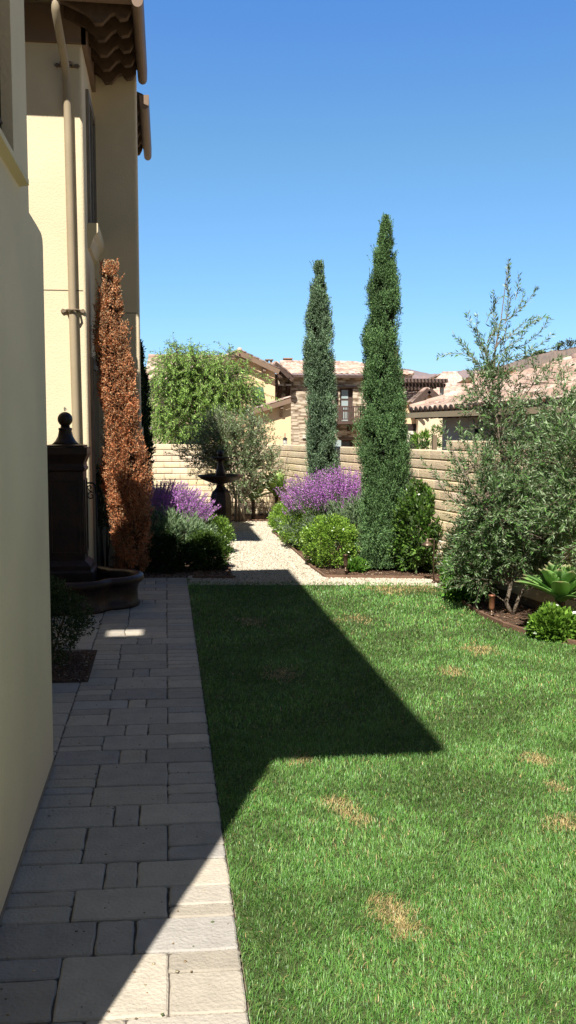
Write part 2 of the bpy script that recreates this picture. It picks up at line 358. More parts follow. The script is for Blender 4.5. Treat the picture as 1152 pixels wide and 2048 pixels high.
# near wing
nb = MB()
xo, xi = -.763, -.985
foot = [(1.95, -.02), (6.10, -.02), (6.165, 3.36), (6.15, 3.405), (6.09, 3.43), (5.90, 3.437), (5.57, 3.44)]
nb.prism([(1.95, -.02), (6.10, -.02), (6.165, 3.36), (6.15, 3.405), (6.09, 3.43), (5.90, 3.437), (5.57, 3.44), (1.95, 3.44)], 0, -1.83, xo)
nb.box(-1.83, xi, 1.95, 5.57, 3.44, 7.6)
nb.box(xi, xo, 1.95, 3.6, 3.44, 7.6); nb.box(xi, xo, 5.06, 5.57, 3.44, 7.6); nb.box(xi, xo, 3.6, 5.06, 5.9, 7.6); nb.box(xi, xo, 3.6, 5.06, 3.44, 3.55)
nb.build('wall', M['stucco'], house)
wz = MB(); wz.box(xi - .001, xi + .012, 3.6, 5.06, 3.55, 5.9); nw = wz.build('window', M['glass'], house)
b = MB()
for yy in (3.62, 4.1, 4.86): b.box(xi + .012, xi + .05, yy, yy + .07, 3.55, 5.9)
b.box(xi + .012, xi + .048, 3.6, 5.06, 3.56, 3.64); b.build('frame', M['iron'], nw)
b = MB()
for yy in np.arange(3.7, 5.0, .14): b.tube([(xo - .05, yy, 3.6), (xo - .05, yy, 5.85)], .009, 6)
b.tube([(xo - .05, 3.65, 3.75), (xo - .05, 4.99, 3.75)], .012, 6)
for yy in np.arange(3.77, 5.0, .14):
    for zz in (3.95, 4.5):
        b.tube([(xo - .05, yy + .05 * math.cos(a), zz + .05 * math.sin(a)) for a in np.linspace(0, 6.28, 9)], .007, 5)
b.build('grille', M['iron'], nw)
b = MB(); b.add([(xo - .0, 3.4, 3.535), (xo + .055, 3.4, 3.525), (xo + .055, 5.24, 3.525), (xo, 5.24, 3.535), (xi, 3.4, 3.58), (xi, 5.24, 3.58)], [(0, 1, 2, 3)])
b = MB(); b.prism([(xi + .02, 3.56), (xo + .05, 3.535), (xo + .05, 3.505), (xo - .01, 3.495)], 1, 3.4, 5.23); b.build('sill', M['trim'], nw)
b = MB(); b.box(xo - .03, xo + .006, 1.95, 6.1, -.02, .03); b.build('weep_screed', M['frame'], house)
# roofs: hidden near roof and added shade slab (only their shade is seen) and the far wing's eaves
def slab_with_hole(m, x0, x1, y0, y1, z0, z1, hole=None):
    if not hole: m.box(x0, x1, y0, y1, z0, z1); return
    a, b_, c, d = hole
    m.box(x0, a, y0, y1, z0, z1); m.box(b_, x1, y0, y1, z0, z1); m.box(a, b_, y0, c, z0, z1); m.box(a, b_, d, y1, z0, z1)
m = MB(); slab_with_hole(m, -9, -.20, .25, 8.58, 7.62, 7.76, (-2.75, -2.35, 4.1, 4.5)); m.box(-2.42, -1.17, 8.585, 9.05, 7.62, 7.76)  # unseen: hole added for a sun patch, small slab to shade the left bed
m.box(-9, -4.6, -1, 13, 7.765, 7.9); m.build('roof', M['brown_wood'], house)
m = MB(); m.box(-9, -4.2, -1, 13.349, 0, 7.6); m.box(-4.2, -1.832, 1.95, 2.15, 0, 7.6); m.build('wall', M['stucco'], house)
# far wing
fy, fx = 13.35, -1.08
m = MB()
def rwall(m, x0, x1, y0, y1, z0, z1, r=.04):
    """wall block with rounded vertical corners"""
    pts = []
    for cx_, cy_, a0 in ((x1 - r, y0 + r, -90), (x1 - r, y1 - r, 0), (x0 + r, y1 - r, 90), (x0 + r, y0 + r, 180)):
        for k_ in range(4): a = R(a0 + 30 * k_); pts.append((cx_ + r * math.cos(a), cy_ + r * math.sin(a)))
    m.prism(pts, 2, z0, z1)
rwall(m, -4.3, -1.08, fy, 18.2, -.02, 7.40)
rwall(m, -1.3, -.399, 15.13, 15.45, -.02, 8.6); rwall(m, -1.3, -.37, 15.10, 15.48, -.02, 2.25)
m.build('wall', M['stucco'], house)
m = MB(); m.box(-4.2, -1.082, fy + .001, 15.1, 7.38, 8.3); m.build('wall', M['stucco'], house)
m = MB(); m.box(-4.2, -1.12, fy - .0035, fy + .01, at(100, 580, fy)[2] - .006, at(100, 580, fy)[2] + .006)
zj = at(260, 626, 15.13)[2]; m.build('control_joint', M['joint'], house); m = MB(); m.box(-1.2, -.44, 15.13 - .003, 15.14, zj - .006, zj + .006); m.build('control_joint', M['joint'], house)
# frieze under the front eave
m = MB(); m.box(-4.2, -1.02, fy - .06, fy - .001, 7.42, 7.9); m.box(-1.079, -1.02, fy - .06, 15.3, 7.42, 7.9); m.build('frieze', M['gutter'], house)
# side window high up, trim and corbel sill
m = MB(); m.box(-1.081, -1.066, 13.98, 15.05, 5.25, 6.9); sw = m.build('window', M['glass'], house, label='tall narrow window high on the shaded side wall')
m = MB(); m.box(-1.08, -1.035, 13.86, 13.98, 5.15, 7.02); m.box(-1.08, -1.035, 15.05, 15.17, 5.15, 7.02); m.box(-1.08, -1.036, 13.98, 15.05, 6.9, 7.02); m.box(-1.07, -1.04, 14.48, 14.55, 5.25, 6.9); m.build('frame', M['frame'], sw)
m = MB(); m.prism([(-1.08, 4.78), (-1.04, 4.80), (-.99, 4.95), (-.93, 5.02), (-.93, 5.14), (-1.08, 5.14)], 1, 13.75, 15.28); m.build('sill', M['trim'], sw)
m = MB(); m.box(-1.081, -1.06, 13.95, 15.2, .05, 3.1); dw = m.build('door', M['glass'], house)
m = MB(); m.box(-1.08, -1.04, 13.8, 13.95, .0, 3.25); m.box(-1.08, -1.04, 15.2, 15.3, .0, 3.25); m.box(-1.08, -1.041, 13.95, 15.2, 3.1, 3.25); m.build('frame', M['frame'], dw)
# eaves of the far wing: roof boards, rafter tails, gutters
def eave_piece(y0, y1, front, EZ=EZ, xr=-.30):
    m = MB(); m.prism([(xr - .02, EZ + .12), (-4.6, EZ + 1.75), (-4.6, EZ + 1.81), (xr - .02, EZ + .18)], 1, y0 + .02, y1)
    m.build('roof', M['brown_wood'], house)
    m = MB()
    if front: m.obox((-4.5, y0 + .08, EZ + .11), (xr, y0 + .08, EZ + .11), .16, .16)
    pts = [(xr + .06 * math.cos(a) * 1.2, EZ + .02 + .085 * math.sin(a)) for a in np.linspace(math.pi, 2 * math.pi, 9)] + [(xr + .075, EZ + .16), (xr - .075, EZ + .16)]
    m.prism(pts, 1, y0 - .01, y1 + .01, smooth=False); m.build('gutter', M['gutter'], house)
    yy = y0 + .35
    while yy < y1 - .1:
        m = MB()
        prof = [(-1.3, EZ + .42), (xr - .09, EZ + .10), (xr - .09, EZ + .02), (xr - .14, EZ - .08), (xr - .24, EZ - .10), (xr - .30, EZ - .02), (xr - .36, EZ - .05), (xr - .46, EZ - .16), (xr - .56, EZ - .17), (xr - .62, EZ - .08), (-1.0, EZ - .03), (-1.3, EZ + .1)]
        m.prism(prof, 1, yy - .055, yy + .055); m.build('rafter', M['brown_wood'], house, bevel=.012)
        yy += .52
    return
eave_piece(12.45, 15.12, True); eave_piece(15.47, 18.3, False, EZ - .26, -.285)
m = MB()
for xx in np.arange(-4.2, -.5, .5):
    m = MB(); m.obox((xx, 12.62, EZ + .2), (xx, 13.36, EZ + .42), .1, .16); m.build('front_rafter', M['brown_wood'], house)
m = MB(); m.add([(-4.5, 12.5, EZ + .20), (-.36, 12.5, EZ + .20), (-.75, 13.4, EZ + .42), (-4.5, 13.4, EZ + .42), (-4.5, 12.5, EZ + .26), (-.36, 12.5, EZ + .26), (-.75, 13.4, EZ + .48), (-4.5, 13.4, EZ + .48)], [(0,3,2,1),(4,5,6,7),(0,1,5,4),(1,2,6,5),(2,3,7,6),(3,0,4,7)])
m.build('soffit', M['brown_wood'], house)
# downpipe with its brackets
dp = MB(); dp.tube([(-1.33, 12.52, EZ + .06), (-1.33, 12.56, EZ - .12), (-1.31, 12.7, EZ - .28), (-1.285, 13.1, 7.10), (-1.28, 13.25, 6.95), (-1.275, 13.27, 6.6), (-1.262, 13.27, 4), (-1.245, 13.27, 2), (-1.24, 13.27, .15)], .054, 14)
dpo = dp.build('downpipe', M['pipe'], house)
for zz, xx in ((7.13, -1.275), (3.85, -1.261)):
    m = MB(); y_ = 13.335
    m.prism([(xx - .17, zz), (xx - .14, zz + .03), (xx - .11, zz + .018), (xx + .11, zz + .018), (xx + .14, zz + .03), (xx + .17, zz), (xx + .14, zz - .03), (xx + .11, zz - .018), (xx - .11, zz - .018), (xx - .14, zz - .03)], 1, 13.32, 13.347)
    m.tube([(xx - .085, y_, zz), (xx - .075, 13.23, zz), (xx - .03, 13.192, zz), (xx + .03, 13.192, zz), (xx + .075, 13.23, zz), (xx + .085, y_, zz)], .016, 6); m.build('bracket', M['bracket'], dpo)
# ------------------------------------------------------------------ wall fountain in front of the far wing
FX, FY = -1.265, 12.03
ft = thing('pillar_fountain', 'tall dark square pillar fountain with ball finial above a curved basin on the paving', 'fountain', (FX, FY, 0))
def sqring(m, c, prof):
    """square section stack: prof [(half, z)]"""
    vs = []; n = len(prof)
    for h, z in prof: vs += [(c[0] - h, c[1] - h, z), (c[0] + h, c[1] - h, z), (c[0] + h, c[1] + h, z), (c[0] - h, c[1] + h, z)]
    fs = [(i * 4 + j, i * 4 + (j + 1) % 4, (i + 1) * 4 + (j + 1) % 4, (i + 1) * 4 + j) for i in range(n - 1) for j in range(4)] + [(3, 2, 1, 0), tuple(range(4 * n - 4, 4 * n))]
    m.add(vs, fs)
m = MB(); sqring(m, (FX, FY), [(.34, .10), (.34, .42), (.31, .44), (.31, .50), (.27, .53), (.235, .56), (.235, 1.68), (.245, 1.69), (.255, 1.70), (.255, 1.73), (.245, 1.74), (.24, 1.78), (.27, 1.86), (.29, 1.90), (.29, 1.98), (.30, 1.985)])
pil = m.build('pillar', M['cast'], ft, bevel=.008)
m = MB()
for (a0, a1, b0, b1) in ((-.19, .19, .64, .67), (-.19, .19, 1.55, 1.58), (-.19, -.16, .67, 1.55), (.16, .19, .67, 1.55)):
    m.box(FX + a0, FX + a1, FY - .25, FY - .2345, b0, b1); m.box(FX + .2345, FX + .25, FY + a0, FY + a1, b0, b1)
m.build('panel_moulding', M['cast'], pil, bevel=.004)
m = MB(); sqring(m, (FX, FY), [(.25, 1.985), (.25, 2.01), (.17, 2.02)]); m.lathe([(.17, 2.02), (.13, 2.06), (.095, 2.12), (.08, 2.19), (.085, 2.2), (.085, 2.225), (.06, 2.23), (.055, 2.26)], (FX, FY, 0), 20)
m.sphere((FX, FY, 2.335), .094, 20, 12); m.build('finial', M['cast'], ft)
m = MB(); 
for k_ in range(26):
    a = rs.rand() * 6.28; r0 = rs.rand() * .03
    m.sphere((FX + r0 * math.cos(a), FY + r0 * math.sin(a), 2.435 + rs.rand() * .05), .005, 5, 4)
m.build('water_bubble', mat('splash', (.8, .85, .9), .2, spec=.6), ft)
# basin outline: long shape with round lobes at both ends and bowed middle
def basin_r(off):
    pts = []
    for sgn in (1,):
        q = []
        q += [(.0, -.98), (.25, -.97), (.42, -.92), (.50, -.84), (.55, -.74), (.60, -.69)]
        q += [(.60 + .34 * math.cos(a), -.28 + .41 * math.sin(a)) for a in np.linspace(-1.35, 1.35, 9)]
        q += [(.60, .13), (.55, .18), (.50, .28), (.42, .36), (.25, .41), (0, .42)]
    full = q + [(-x_, y_) for x_, y_ in q[::-1][1:-1]]
    full = np.array(full); n = len(full); t = np.roll(full, -1, 0) - np.roll(full, 1, 0); t = unit(t); nrm = np.stack([t[:, 1], -t[:, 0]], 1)
    return [(FX + x_, FY + y_) for x_, y_ in full + nrm * off]
rings = [(-.03, .0), (-.02, .03), (-.05, .06), (-.055, .20), (-.04, .26), (-.02, .29), (.0, .30), (.025, .325), (.03, .35), (.02, .385), (-.02, .40), (-.07, .395), (-.09, .37), (-.10, .30), (-.12, .10)]
vs = []; fs = []; n = len(basin_r(0))
for off, z_ in rings: vs += [(x_, y_, z_) for x_, y_ in basin_r(off)]
for i in range(len(rings) - 1): fs += [(i * n + j, i * n + (j + 1) % n, (i + 1) * n + (j + 1) % n, (i + 1) * n + j) for j in range(n)]
fs.append(tuple(range((len(rings) - 1) * n, len(rings) * n))); fs.append(tuple(range(n))[::-1])
m = MB(); m.add(vs, fs, smooth=True); bs = m.build('basin', M['cast'], ft)
m = MB(); bo = basin_r(-.105); m.add([(x_, y_, .27) for x_, y_ in bo], [tuple(range(n))]); m.build('water', M['water'], ft)
# iron scroll handrail beside the door
hr = thing('scroll_handrail', 'black wrought iron handrail with scroll between the pillar fountain and brown cypress', 'handrail', (-.9, 13.0, 0))
y_ = 13.0
P_ = lambda a, b_: at(a, b_, y_)
m = MB(); m.tube([P_(168, 966), P_(186, 966), P_(190, 970), P_(192, 985)], .014, 6); m.tube([P_(192, 985), P_(194, 1060), (P_(194, 1060)[0], y_, 0.0)], .013, 6); m.build('rail', M['iron'], hr)
c0 = P_(182, 992); sp = [(c0[0] + (.055 - .006 * a) * math.cos(a + 1.2), y_, c0[2] + (.055 - .006 * a) * math.sin(a + 1.2)) for a in np.linspace(0, 7, 24)]
c1 = P_(181, 975); s2 = [(c1[0] - .01 + (.035 - .004 * a) * math.cos(-a + 4.3), y_, c1[2] + (.035 - .004 * a) * math.sin(-a + 4.3)) for a in np.linspace(0, 6, 20)]
m = MB(); m.tube(sp[::-1] , .009, 6); m.tube([sp[0], P_(178, 981), s2[0]], .009, 6); m.tube(s2, .009, 6); m.build('scroll', M['iron'], hr)
m = MB(); m.tube([P_(170, 966), (P_(170, 966)[0], y_, 0)], .013, 6); m.build('post', M['iron'], hr)
# ------------------------------------------------------------------ two tier fountain on the gravel
c = gr(442, 1060); GX, GY = c[0], 20.4
t2 = thing('tiered_fountain', 'dark two tier bowl fountain with ball on top standing on the gravel path', 'fountain', (GX, GY, 0))
z = lambda py: HC - (py - 860) * GY / F * .995
px_ = GY / F
m = MB()
m.lathe([(.30, 0), (.30, .09), (.27, .11), (.25, .13), (.25, .40), (.26, .52), (.235, .74), (.20, .84), (.13, .90), (.10, .95)], (GX, GY, 0), 8, rot=R(22.5), smooth=False)
m.build('pedestal', M['cast'], t2, bevel=.01)
m = MB(); m.lathe([(.10, .95), (.08, 1.0), (.09, z(968)), (.22, z(965)), (.40, z(959)), (45 * px_, z(953)), (46.5 * px_, z(950)), (44 * px_, z(949.5)), (.40, z(953)), (.1, z(957))], (GX, GY, 0), 32); m.build('lower_bowl', M['cast'], t2)
m = MB(); m.lathe([(.09, z(956)), (.12, z(950)), (.11, z(944)), (.08, z(936)), (.06, z(925)), (.07, z(921)), (.17, z(918)), (21.5 * px_, z(915)), (20.5 * px_, z(914)), (.15, z(916)), (.04, z(917))], (GX, GY, 0), 24); m.build('upper_bowl', M['cast'], t2)
m = MB(); m.lathe([(.04, z(918)), (.035, z(912))], (GX, GY, 0), 12); m.sphere((GX, GY, z(906.5)), 6.6 * px_, 18, 12); m.build('ball_finial', M['cast'], t2)
m = MB(); m.lathe([(.01, z(951.5)), (42 * px_, z(951.3))], (GX, GY, 0), 32); m.build('water', M['water'], t2)
# ------------------------------------------------------------------ block walls
def block_wall(name, label, A, B, z0a, z0b, courses, ch, bl, step=None, thick=.18, m_='block', nrm=1, off0=0.):
    """slump block wall of individually shaped courses; A->B in plan, top drifting z0a->z0b"""
    t = thing(name, label, 'wall', (A[0], A[1], 0))
    A = np.array(A, float); B = np.array(B, float); Ln = np.linalg.norm(B - A); u = (B - A) / Ln; nv = np.array([u[1], -u[0]]) * nrm
    m = MB(); core = MB()
    for r_ in range(courses + (1 if step else 0)):
        s = -off0 - (bl / 2 if r_ % 2 else 0)
        while s < Ln:
            a, b_ = max(s, 0), min(s + bl, Ln); s += bl
            if b_ - a < .02: continue
            if step and r_ == 0 and a < step: continue
            rr = r_ - (1 if step else 0)
            zt = lambda q: z0a + (z0b - z0a) * q / Ln - rr * ch
            g = .0055; vs = []; cc = (1 + rs.normal() * .045)
            tone_ = (np.array([.82, .665, .455]) * cc * np.array([1, 1 + rs.normal() * .015, 1 + rs.normal() * .04]))
            bulge = .007 + rs.rand() * .007
            gv = g if Ln < 9.5 else .0022
            for q, e in ((a + gv, 0), (b_ - gv, 0)):
                for (o_, dz) in ((0, -ch + g), (bulge * .8, -ch + .02), (bulge, -ch * .5), (bulge * .7, -.02), (0, -g)):
                    p = A + u * q + nv * o_; vs.append((p[0], p[1], zt(q) + dz))
            fs = [(i, i + 5, i + 6, i + 1) for i in range(4)]
            for q in (a + gv, b_ - gv):
                p = A + u * q - nv * thick; vs.append((p[0], p[1], zt(q) - g)); vs.append((p[0], p[1], zt(q) - ch + g))
            fs += [(4, 9, 12, 10), (0, 11, 13, 5), (0, 1, 2, 3, 4, 10, 11), (5, 13, 12, 9, 8, 7, 6), (10, 12, 13, 11)]
            m.add(vs, fs, col=tuple(np.clip(tone_, 0, 1)))
    m.build('block_courses', M['block'], t, color=True)
    p0, p1 = A - nv * .006, B - nv * .006; q0, q1 = A - nv * (thick - .01), B - nv * (thick - .01)
    vs = [(p0[0], p0[1], -.02), (p1[0], p1[1], -.02), (q1[0], q1[1], -.02), (q0[0], q0[1], -.02), (p0[0], p0[1], z0a - .012), (p1[0], p1[1], z0b - .012), (q1[0], q1[1], z0b - .012), (q0[0], q0[1], z0a - .012)]
    core.add(vs, [(0,3,2,1),(4,5,6,7),(0,1,5,4),(1,2,6,5),(2,3,7,6),(3,0,4,7)]); core.build('mortar', M['mortar'], t)
    return t
M['block'] = mat('slump_block', (1, 1, 1), .92, .16, 7, .5, 45, tint=True, detail=9)
M['mortar'] = mat('mortar', (.20, .145, .09), .95, .15, 10)
cy = 23.9
kx = (540 - 332) / F
CX = at(540, 900, cy)[0]
wd_ = math.tan(R(1.2))
block_wall('block_wall', 'cream block wall crossing the far end of the garden behind the tiered fountain', (CX - 9, cy + 9 * wd_ + .02), (CX, cy), at(300, 888, cy)[2], at(540, 888, cy)[2], 12, .152, .406, off0=.02)
# the long wall: from the far corner towards the camera on the right
def rw(px, Y=None):
    k_ = (px - 332) / F * 1.0; k0 = CX / cy
    v_ = _f * F + _r * (px - 576) + _d * (900 - 1024); s_ = .142; Y_ = (CX + s_ * cy) / (v_[0] / v_[1] + s_) ; return np.array([CX + s_ * (cy - Y_), Y_])
Wn = np.array([CX + .142 * (cy + 1.0), -1.0]); W872 = rw(872)
za = at(540, 888, cy)[2]; zb_ = at(861, 899.6, rw(861)[1])[2]
slope = (zb_ - za) / np.linalg.norm(rw(861) - np.array([CX, cy]))
LnR = np.linalg.norm(Wn - np.array([CX, cy]))
block_wall('block_wall', 'long tan block wall running along the right side behind both green cypresses', (CX + .0, cy - .03), (Wn[0], Wn[1]), za, za + slope * LnR, 12, .152, .406, step=float(np.linalg.norm(W872 - np.array([CX, cy]))))
# ------------------------------------------------------------------ timber edging
def edging(label, pts, h=.055):
    t = thing('timber_edging', label, 'edging', (pts[0][0], pts[0][1], 0))
    m = MB()
    for a, b_ in zip(pts[:-1], pts[1:]): m.obox((a[0], a[1], h / 2 - .015), (b_[0], b_[1], h / 2 - .015), .035, h)
    m.build('board', M['edging'], t, bevel=.004)
    for a in pts[1:]: m = MB(); m.box(a[0] + .02, a[0] + .055, a[1] + .02, a[1] + .055, -.02, h - .02); m.build('stake', M['edging'], t)
g2 = lambda a, b_: tuple(gr(a, b_)[:2])
edging('brown board edging beside the gravel and lawn in front of the right hand bed', [g2(545, 1064), g2(560, 1077), g2(600, 1112), g2(625, 1137), g2(650, 1155), g2(700, 1156), g2(800, 1157), g2(862, 1158), g2(884, 1170), g2(905, 1188), g2(930, 1210), g2(960, 1229), g2(1010, 1252), g2(1075, 1272), g2(1152, 1289)])
edging('dark board edging round the front corner of the left hand bed', [g2(385, 1157), g2(464, 1157), g2(452, 1118), g2(440, 1075)])
edging('board edging at the back of the gravel in front of the thin stemmed olive', [g2(400, 1042), g2(470, 1042), g2(545, 1042)])
# ------------------------------------------------------------------ cypresses
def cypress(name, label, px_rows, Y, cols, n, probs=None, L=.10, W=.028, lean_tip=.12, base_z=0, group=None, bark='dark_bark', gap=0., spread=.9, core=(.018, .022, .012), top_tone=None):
    """px_rows: (py, left px, right px) seen from the camera at depth Y: the crown's width at each height"""
    rows_ = [(at((l + r_) / 2, p, Y), abs(at(r_, p, Y)[0] - at(l, p, Y)[0]) / 2) for p, l, r_ in px_rows]
    zs = np.array([q[0][2] for q in rows_])[::-1]; xs = np.array([q[0][0] for q in rows_])[::-1]; rd = np.array([q[1] for q in rows_])[::-1]
    bx = xs[0]; t = thing(name, label, 'tree', (bx, Y, 0), group)
    # vertical plumes: clumps each with its own sprays
    zmin, zmax = zs[0], zs[-1]; rd = rd * .95
    zz = np.linspace(zmin, zmax, 400); ww = np.interp(zz, zs, rd) + .03; pdf = ww / ww.sum(); mleaf = 11; nsp = 34
    nc = int(n / (mleaf * nsp)); cz = rs.choice(zz, nc, p=pdf); ca = rs.rand(nc) * 6.283
    void = np.sin(cz * 5.1 + 2.2 * np.sin(ca * 2 + cz * 1.7)) * np.sin(ca * 3 + cz * 2.3 + np.sin(cz * 7)); keep = void > -.50; cz, ca, void = cz[keep], ca[keep], void[keep]; nc = len(cz)
    cr_ = np.interp(cz, zs, rd); rad = cr_ * (.35 + .60 * rs.rand(nc) ** .7) * (1 + .10 * void)
    cc = np.stack([np.interp(cz, zs, xs) + rad * np.cos(ca), Y + rad * np.sin(ca), cz], 1)
    out0 = np.stack([np.cos(ca), np.sin(ca), np.zeros(nc)], 1); pdir = unit(out0 * .28 + np.array([0, 0, spread]) + rs.normal(size=(nc, 3)) * .16)
    si = np.repeat(np.arange(nc), nsp); ssz = (np.clip(cr_ * .46, .05, .15) * (.5 + .9 * rs.rand(nc)))[si][:, None]
    sb = cc[si] + rdir(len(si)) * rs.rand(len(si), 1) ** .5 * ssz * np.array([1, 1, 1.8]); sdir = unit(pdir[si] + rs.normal(size=sb.shape) * .26); sl = (L * 3.4) * (.5 + .9 * rs.rand(len(si)))
    idx = np.repeat(si, mleaf); k0 = np.repeat(np.arange(len(si)), mleaf); tt = np.tile(np.linspace(0, 1, mleaf), len(si))[:, None]
    P = sb[k0] + sdir[k0] * sl[k0][:, None] * tt + rs.normal(size=(len(k0), 3)) * .006; A = unit(sdir[k0] * .75 + rs.normal(size=P.shape) * .5)
    ex = np.interp(P[:, 2], zs, xs); aa_ = np.arctan2(P[:, 1] - Y, P[:, 0] - ex); er = np.interp(P[:, 2], zs, rd) * (1.03 + .10 * np.sin(P[:, 2] * 6.3 + 2 * aa_) * np.sin(P[:, 2] * 2.9 - 3 * aa_ + bx) + .09 * rs.normal(size=nc)[idx]) + .012 + .05 * (rs.rand(len(si)) ** 6)[k0]
    rr = np.hypot(P[:, 0] - ex, P[:, 1] - Y); ok = (rr < er * (1 + .08 * rs.rand(len(rr)))) & (P[:, 2] > .03) & (P[:, 2] < zmax - .02); P, A, idx = P[ok], A[ok], idx[ok]
    col = tints(len(P), cols, probs, .14) * (1 + rs.normal(size=(nc, 1)) * .30)[idx]
    # inner leaves coloured dark to paint shade in the gaps and block see-through
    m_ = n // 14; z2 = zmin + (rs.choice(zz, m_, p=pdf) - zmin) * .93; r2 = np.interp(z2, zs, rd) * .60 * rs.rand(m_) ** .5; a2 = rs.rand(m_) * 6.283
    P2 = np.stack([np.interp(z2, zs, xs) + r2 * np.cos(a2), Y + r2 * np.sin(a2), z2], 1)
    if top_tone is not None:      # needles bleached towards the top of the tree
        hh = np.clip((P[:len(col), 2] - zmin) / (zmax - zmin), 0, 1)[:, None]; col = col * (1 + (np.array(top_tone) - 1) * hh ** 1.5)
    # stray wisps standing off the outline and at the tip
    wn = 70; wz = np.concatenate([zmin + (zmax - .25 - zmin) * rs.rand(wn) ** .8, np.full(9, zmax - .22)]); wa = rs.rand(len(wz)) * 6.283; wr = np.interp(wz, zs, rd)
    wb = np.stack([np.interp(wz, zs, xs) + wr * np.cos(wa), Y + wr * np.sin(wa), wz], 1); wd2 = unit(np.stack([np.cos(wa) * .25, np.sin(wa) * .25, np.ones(len(wz))], 1) + rs.normal(size=wb.shape) * .12)
    tw = np.tile(np.linspace(0, 1, 30), len(wz))[:, None]; wi = np.repeat(np.arange(len(wz)), 30); wl2 = (.10 + .14 * rs.rand(len(wz)))[wi][:, None]
    P3 = wb[wi] + wd2[wi] * tw * wl2 + rs.normal(size=(len(wi), 3)) * .010 * (1.1 - tw); A3 = unit(wd2[wi] + rs.normal(size=P3.shape) * .4)
    P = np.concatenate([P, P3]); A = np.concatenate([A, A3]); col = np.concatenate([col, tints(len(P3), cols, probs, .14)])
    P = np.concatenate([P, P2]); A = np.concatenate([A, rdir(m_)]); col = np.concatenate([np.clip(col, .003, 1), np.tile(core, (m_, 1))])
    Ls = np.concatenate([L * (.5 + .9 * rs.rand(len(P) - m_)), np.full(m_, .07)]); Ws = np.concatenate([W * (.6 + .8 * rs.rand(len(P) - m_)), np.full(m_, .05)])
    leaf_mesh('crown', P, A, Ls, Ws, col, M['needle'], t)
    # tip sprays
    m = MB(); m.tube([(xs[0], Y, base_z), (np.interp(zmin + (zmax - zmin) * .5, zs, xs), Y, (zmin + zmax) / 2), (xs[-1], Y, zmax - .05)], [.05, .03, .006], 7)
    m.build('trunk', M[bark], t)
    return t
GREEN = [(.115, .215, .08), (.08, .155, .055), (.17, .30, .11), (.13, .22, .10)]
BLUEG = [(.15, .24, .125), (.11, .18, .10), (.20, .30, .17), (.17, .25, .155)]
cypress('cypress_tree', 'tallest green cypress, at the right bed corner beside the gravel', [(428, 768, 773), (470, 760, 783), (520, 750, 790), (580, 738, 796), (640, 735, 798), (700, 727, 797), (760, 728, 802), (810, 722, 808), (850, 711, 812), (890, 712, 820), (930, 725, 818), (970, 724, 816), (1010, 722, 815), (1050, 716, 806), (1090, 716, 806), (1120, 722, 800), (1143, 735, 792)], 14.3, GREEN, 380000, L=.029, W=.0105, spread=1.0)
cypress('cypress_tree', 'narrower bluish green cypress rising from purple sage against the block wall', [(520, 634, 639), (550, 629, 647), (590, 622, 655), (630, 614, 661), (680, 610, 664), (740, 609, 667), (800, 614, 670), (860, 613, 671), (910, 616, 672), (960, 618, 672), (1010, 622, 668), (1060, 628, 662)], 18.0, BLUEG, 220000, L=.036, W=.013, spread=1.0)
DEAD = [(.52, .195, .085), (.37, .13, .055), (.62, .29, .14), (.56, .20, .08), (.46, .29, .16)]
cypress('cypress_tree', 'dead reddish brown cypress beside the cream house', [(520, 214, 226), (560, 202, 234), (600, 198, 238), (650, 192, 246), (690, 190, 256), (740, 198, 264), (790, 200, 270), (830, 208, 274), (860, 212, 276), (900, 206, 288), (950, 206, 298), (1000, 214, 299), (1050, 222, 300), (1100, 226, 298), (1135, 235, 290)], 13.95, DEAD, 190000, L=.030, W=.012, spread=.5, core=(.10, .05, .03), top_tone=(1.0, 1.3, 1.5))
cypress('cypress_tree', 'dark green cypress half hidden behind the house corner', [(680, 272, 278), (720, 262, 286), (760, 254, 292), (800, 250, 295), (850, 246, 298), (890, 244, 302), (960, 242, 303), (1040, 246, 300)], 20.2, [(.028, .05, .02), (.04, .065, .025)], 110000, L=.06, W=.024)
# ------------------------------------------------------------------ twig based trees (olives, pepper tree)
def bez(a, b_, sag, n=7, side=0.):
    a = np.array(a, float); b_ = np.array(b_, float); t = np.linspace(0, 1, n)[:, None]; m_ = (a + b_) / 2 + np.array([side, side * .5, sag]); return (1 - t) ** 2 * a + 2 * t * (1 - t) * m_ + t ** 2 * b_
def twig_leaves(lines, step, L, W, spreadang=.75, droop=0., pairs=2):
    P = []; A = []
    for ln in lines:
        ln = np.asarray(ln); seg = np.linalg.norm(np.diff(ln, axis=0), axis=1); s = np.concatenate([[0], np.cumsum(seg)]); n = max(2, int(s[-1] / step)); q = np.linspace(.12 * s[-1], s[-1], n)
        p = np.stack([np.interp(q, s, ln[:, k_]) for k_ in range(3)], 1); t = unit(np.gradient(p, axis=0))
        for k_ in range(pairs):
            sd_ = unit(np.cross(t, rdir(n))); P.append(p); A.append(unit(t * (1 - spreadang * .35) + sd_ * spreadang + np.array([0, 0, -droop])))
    return np.concatenate(P), np.concatenate(A)
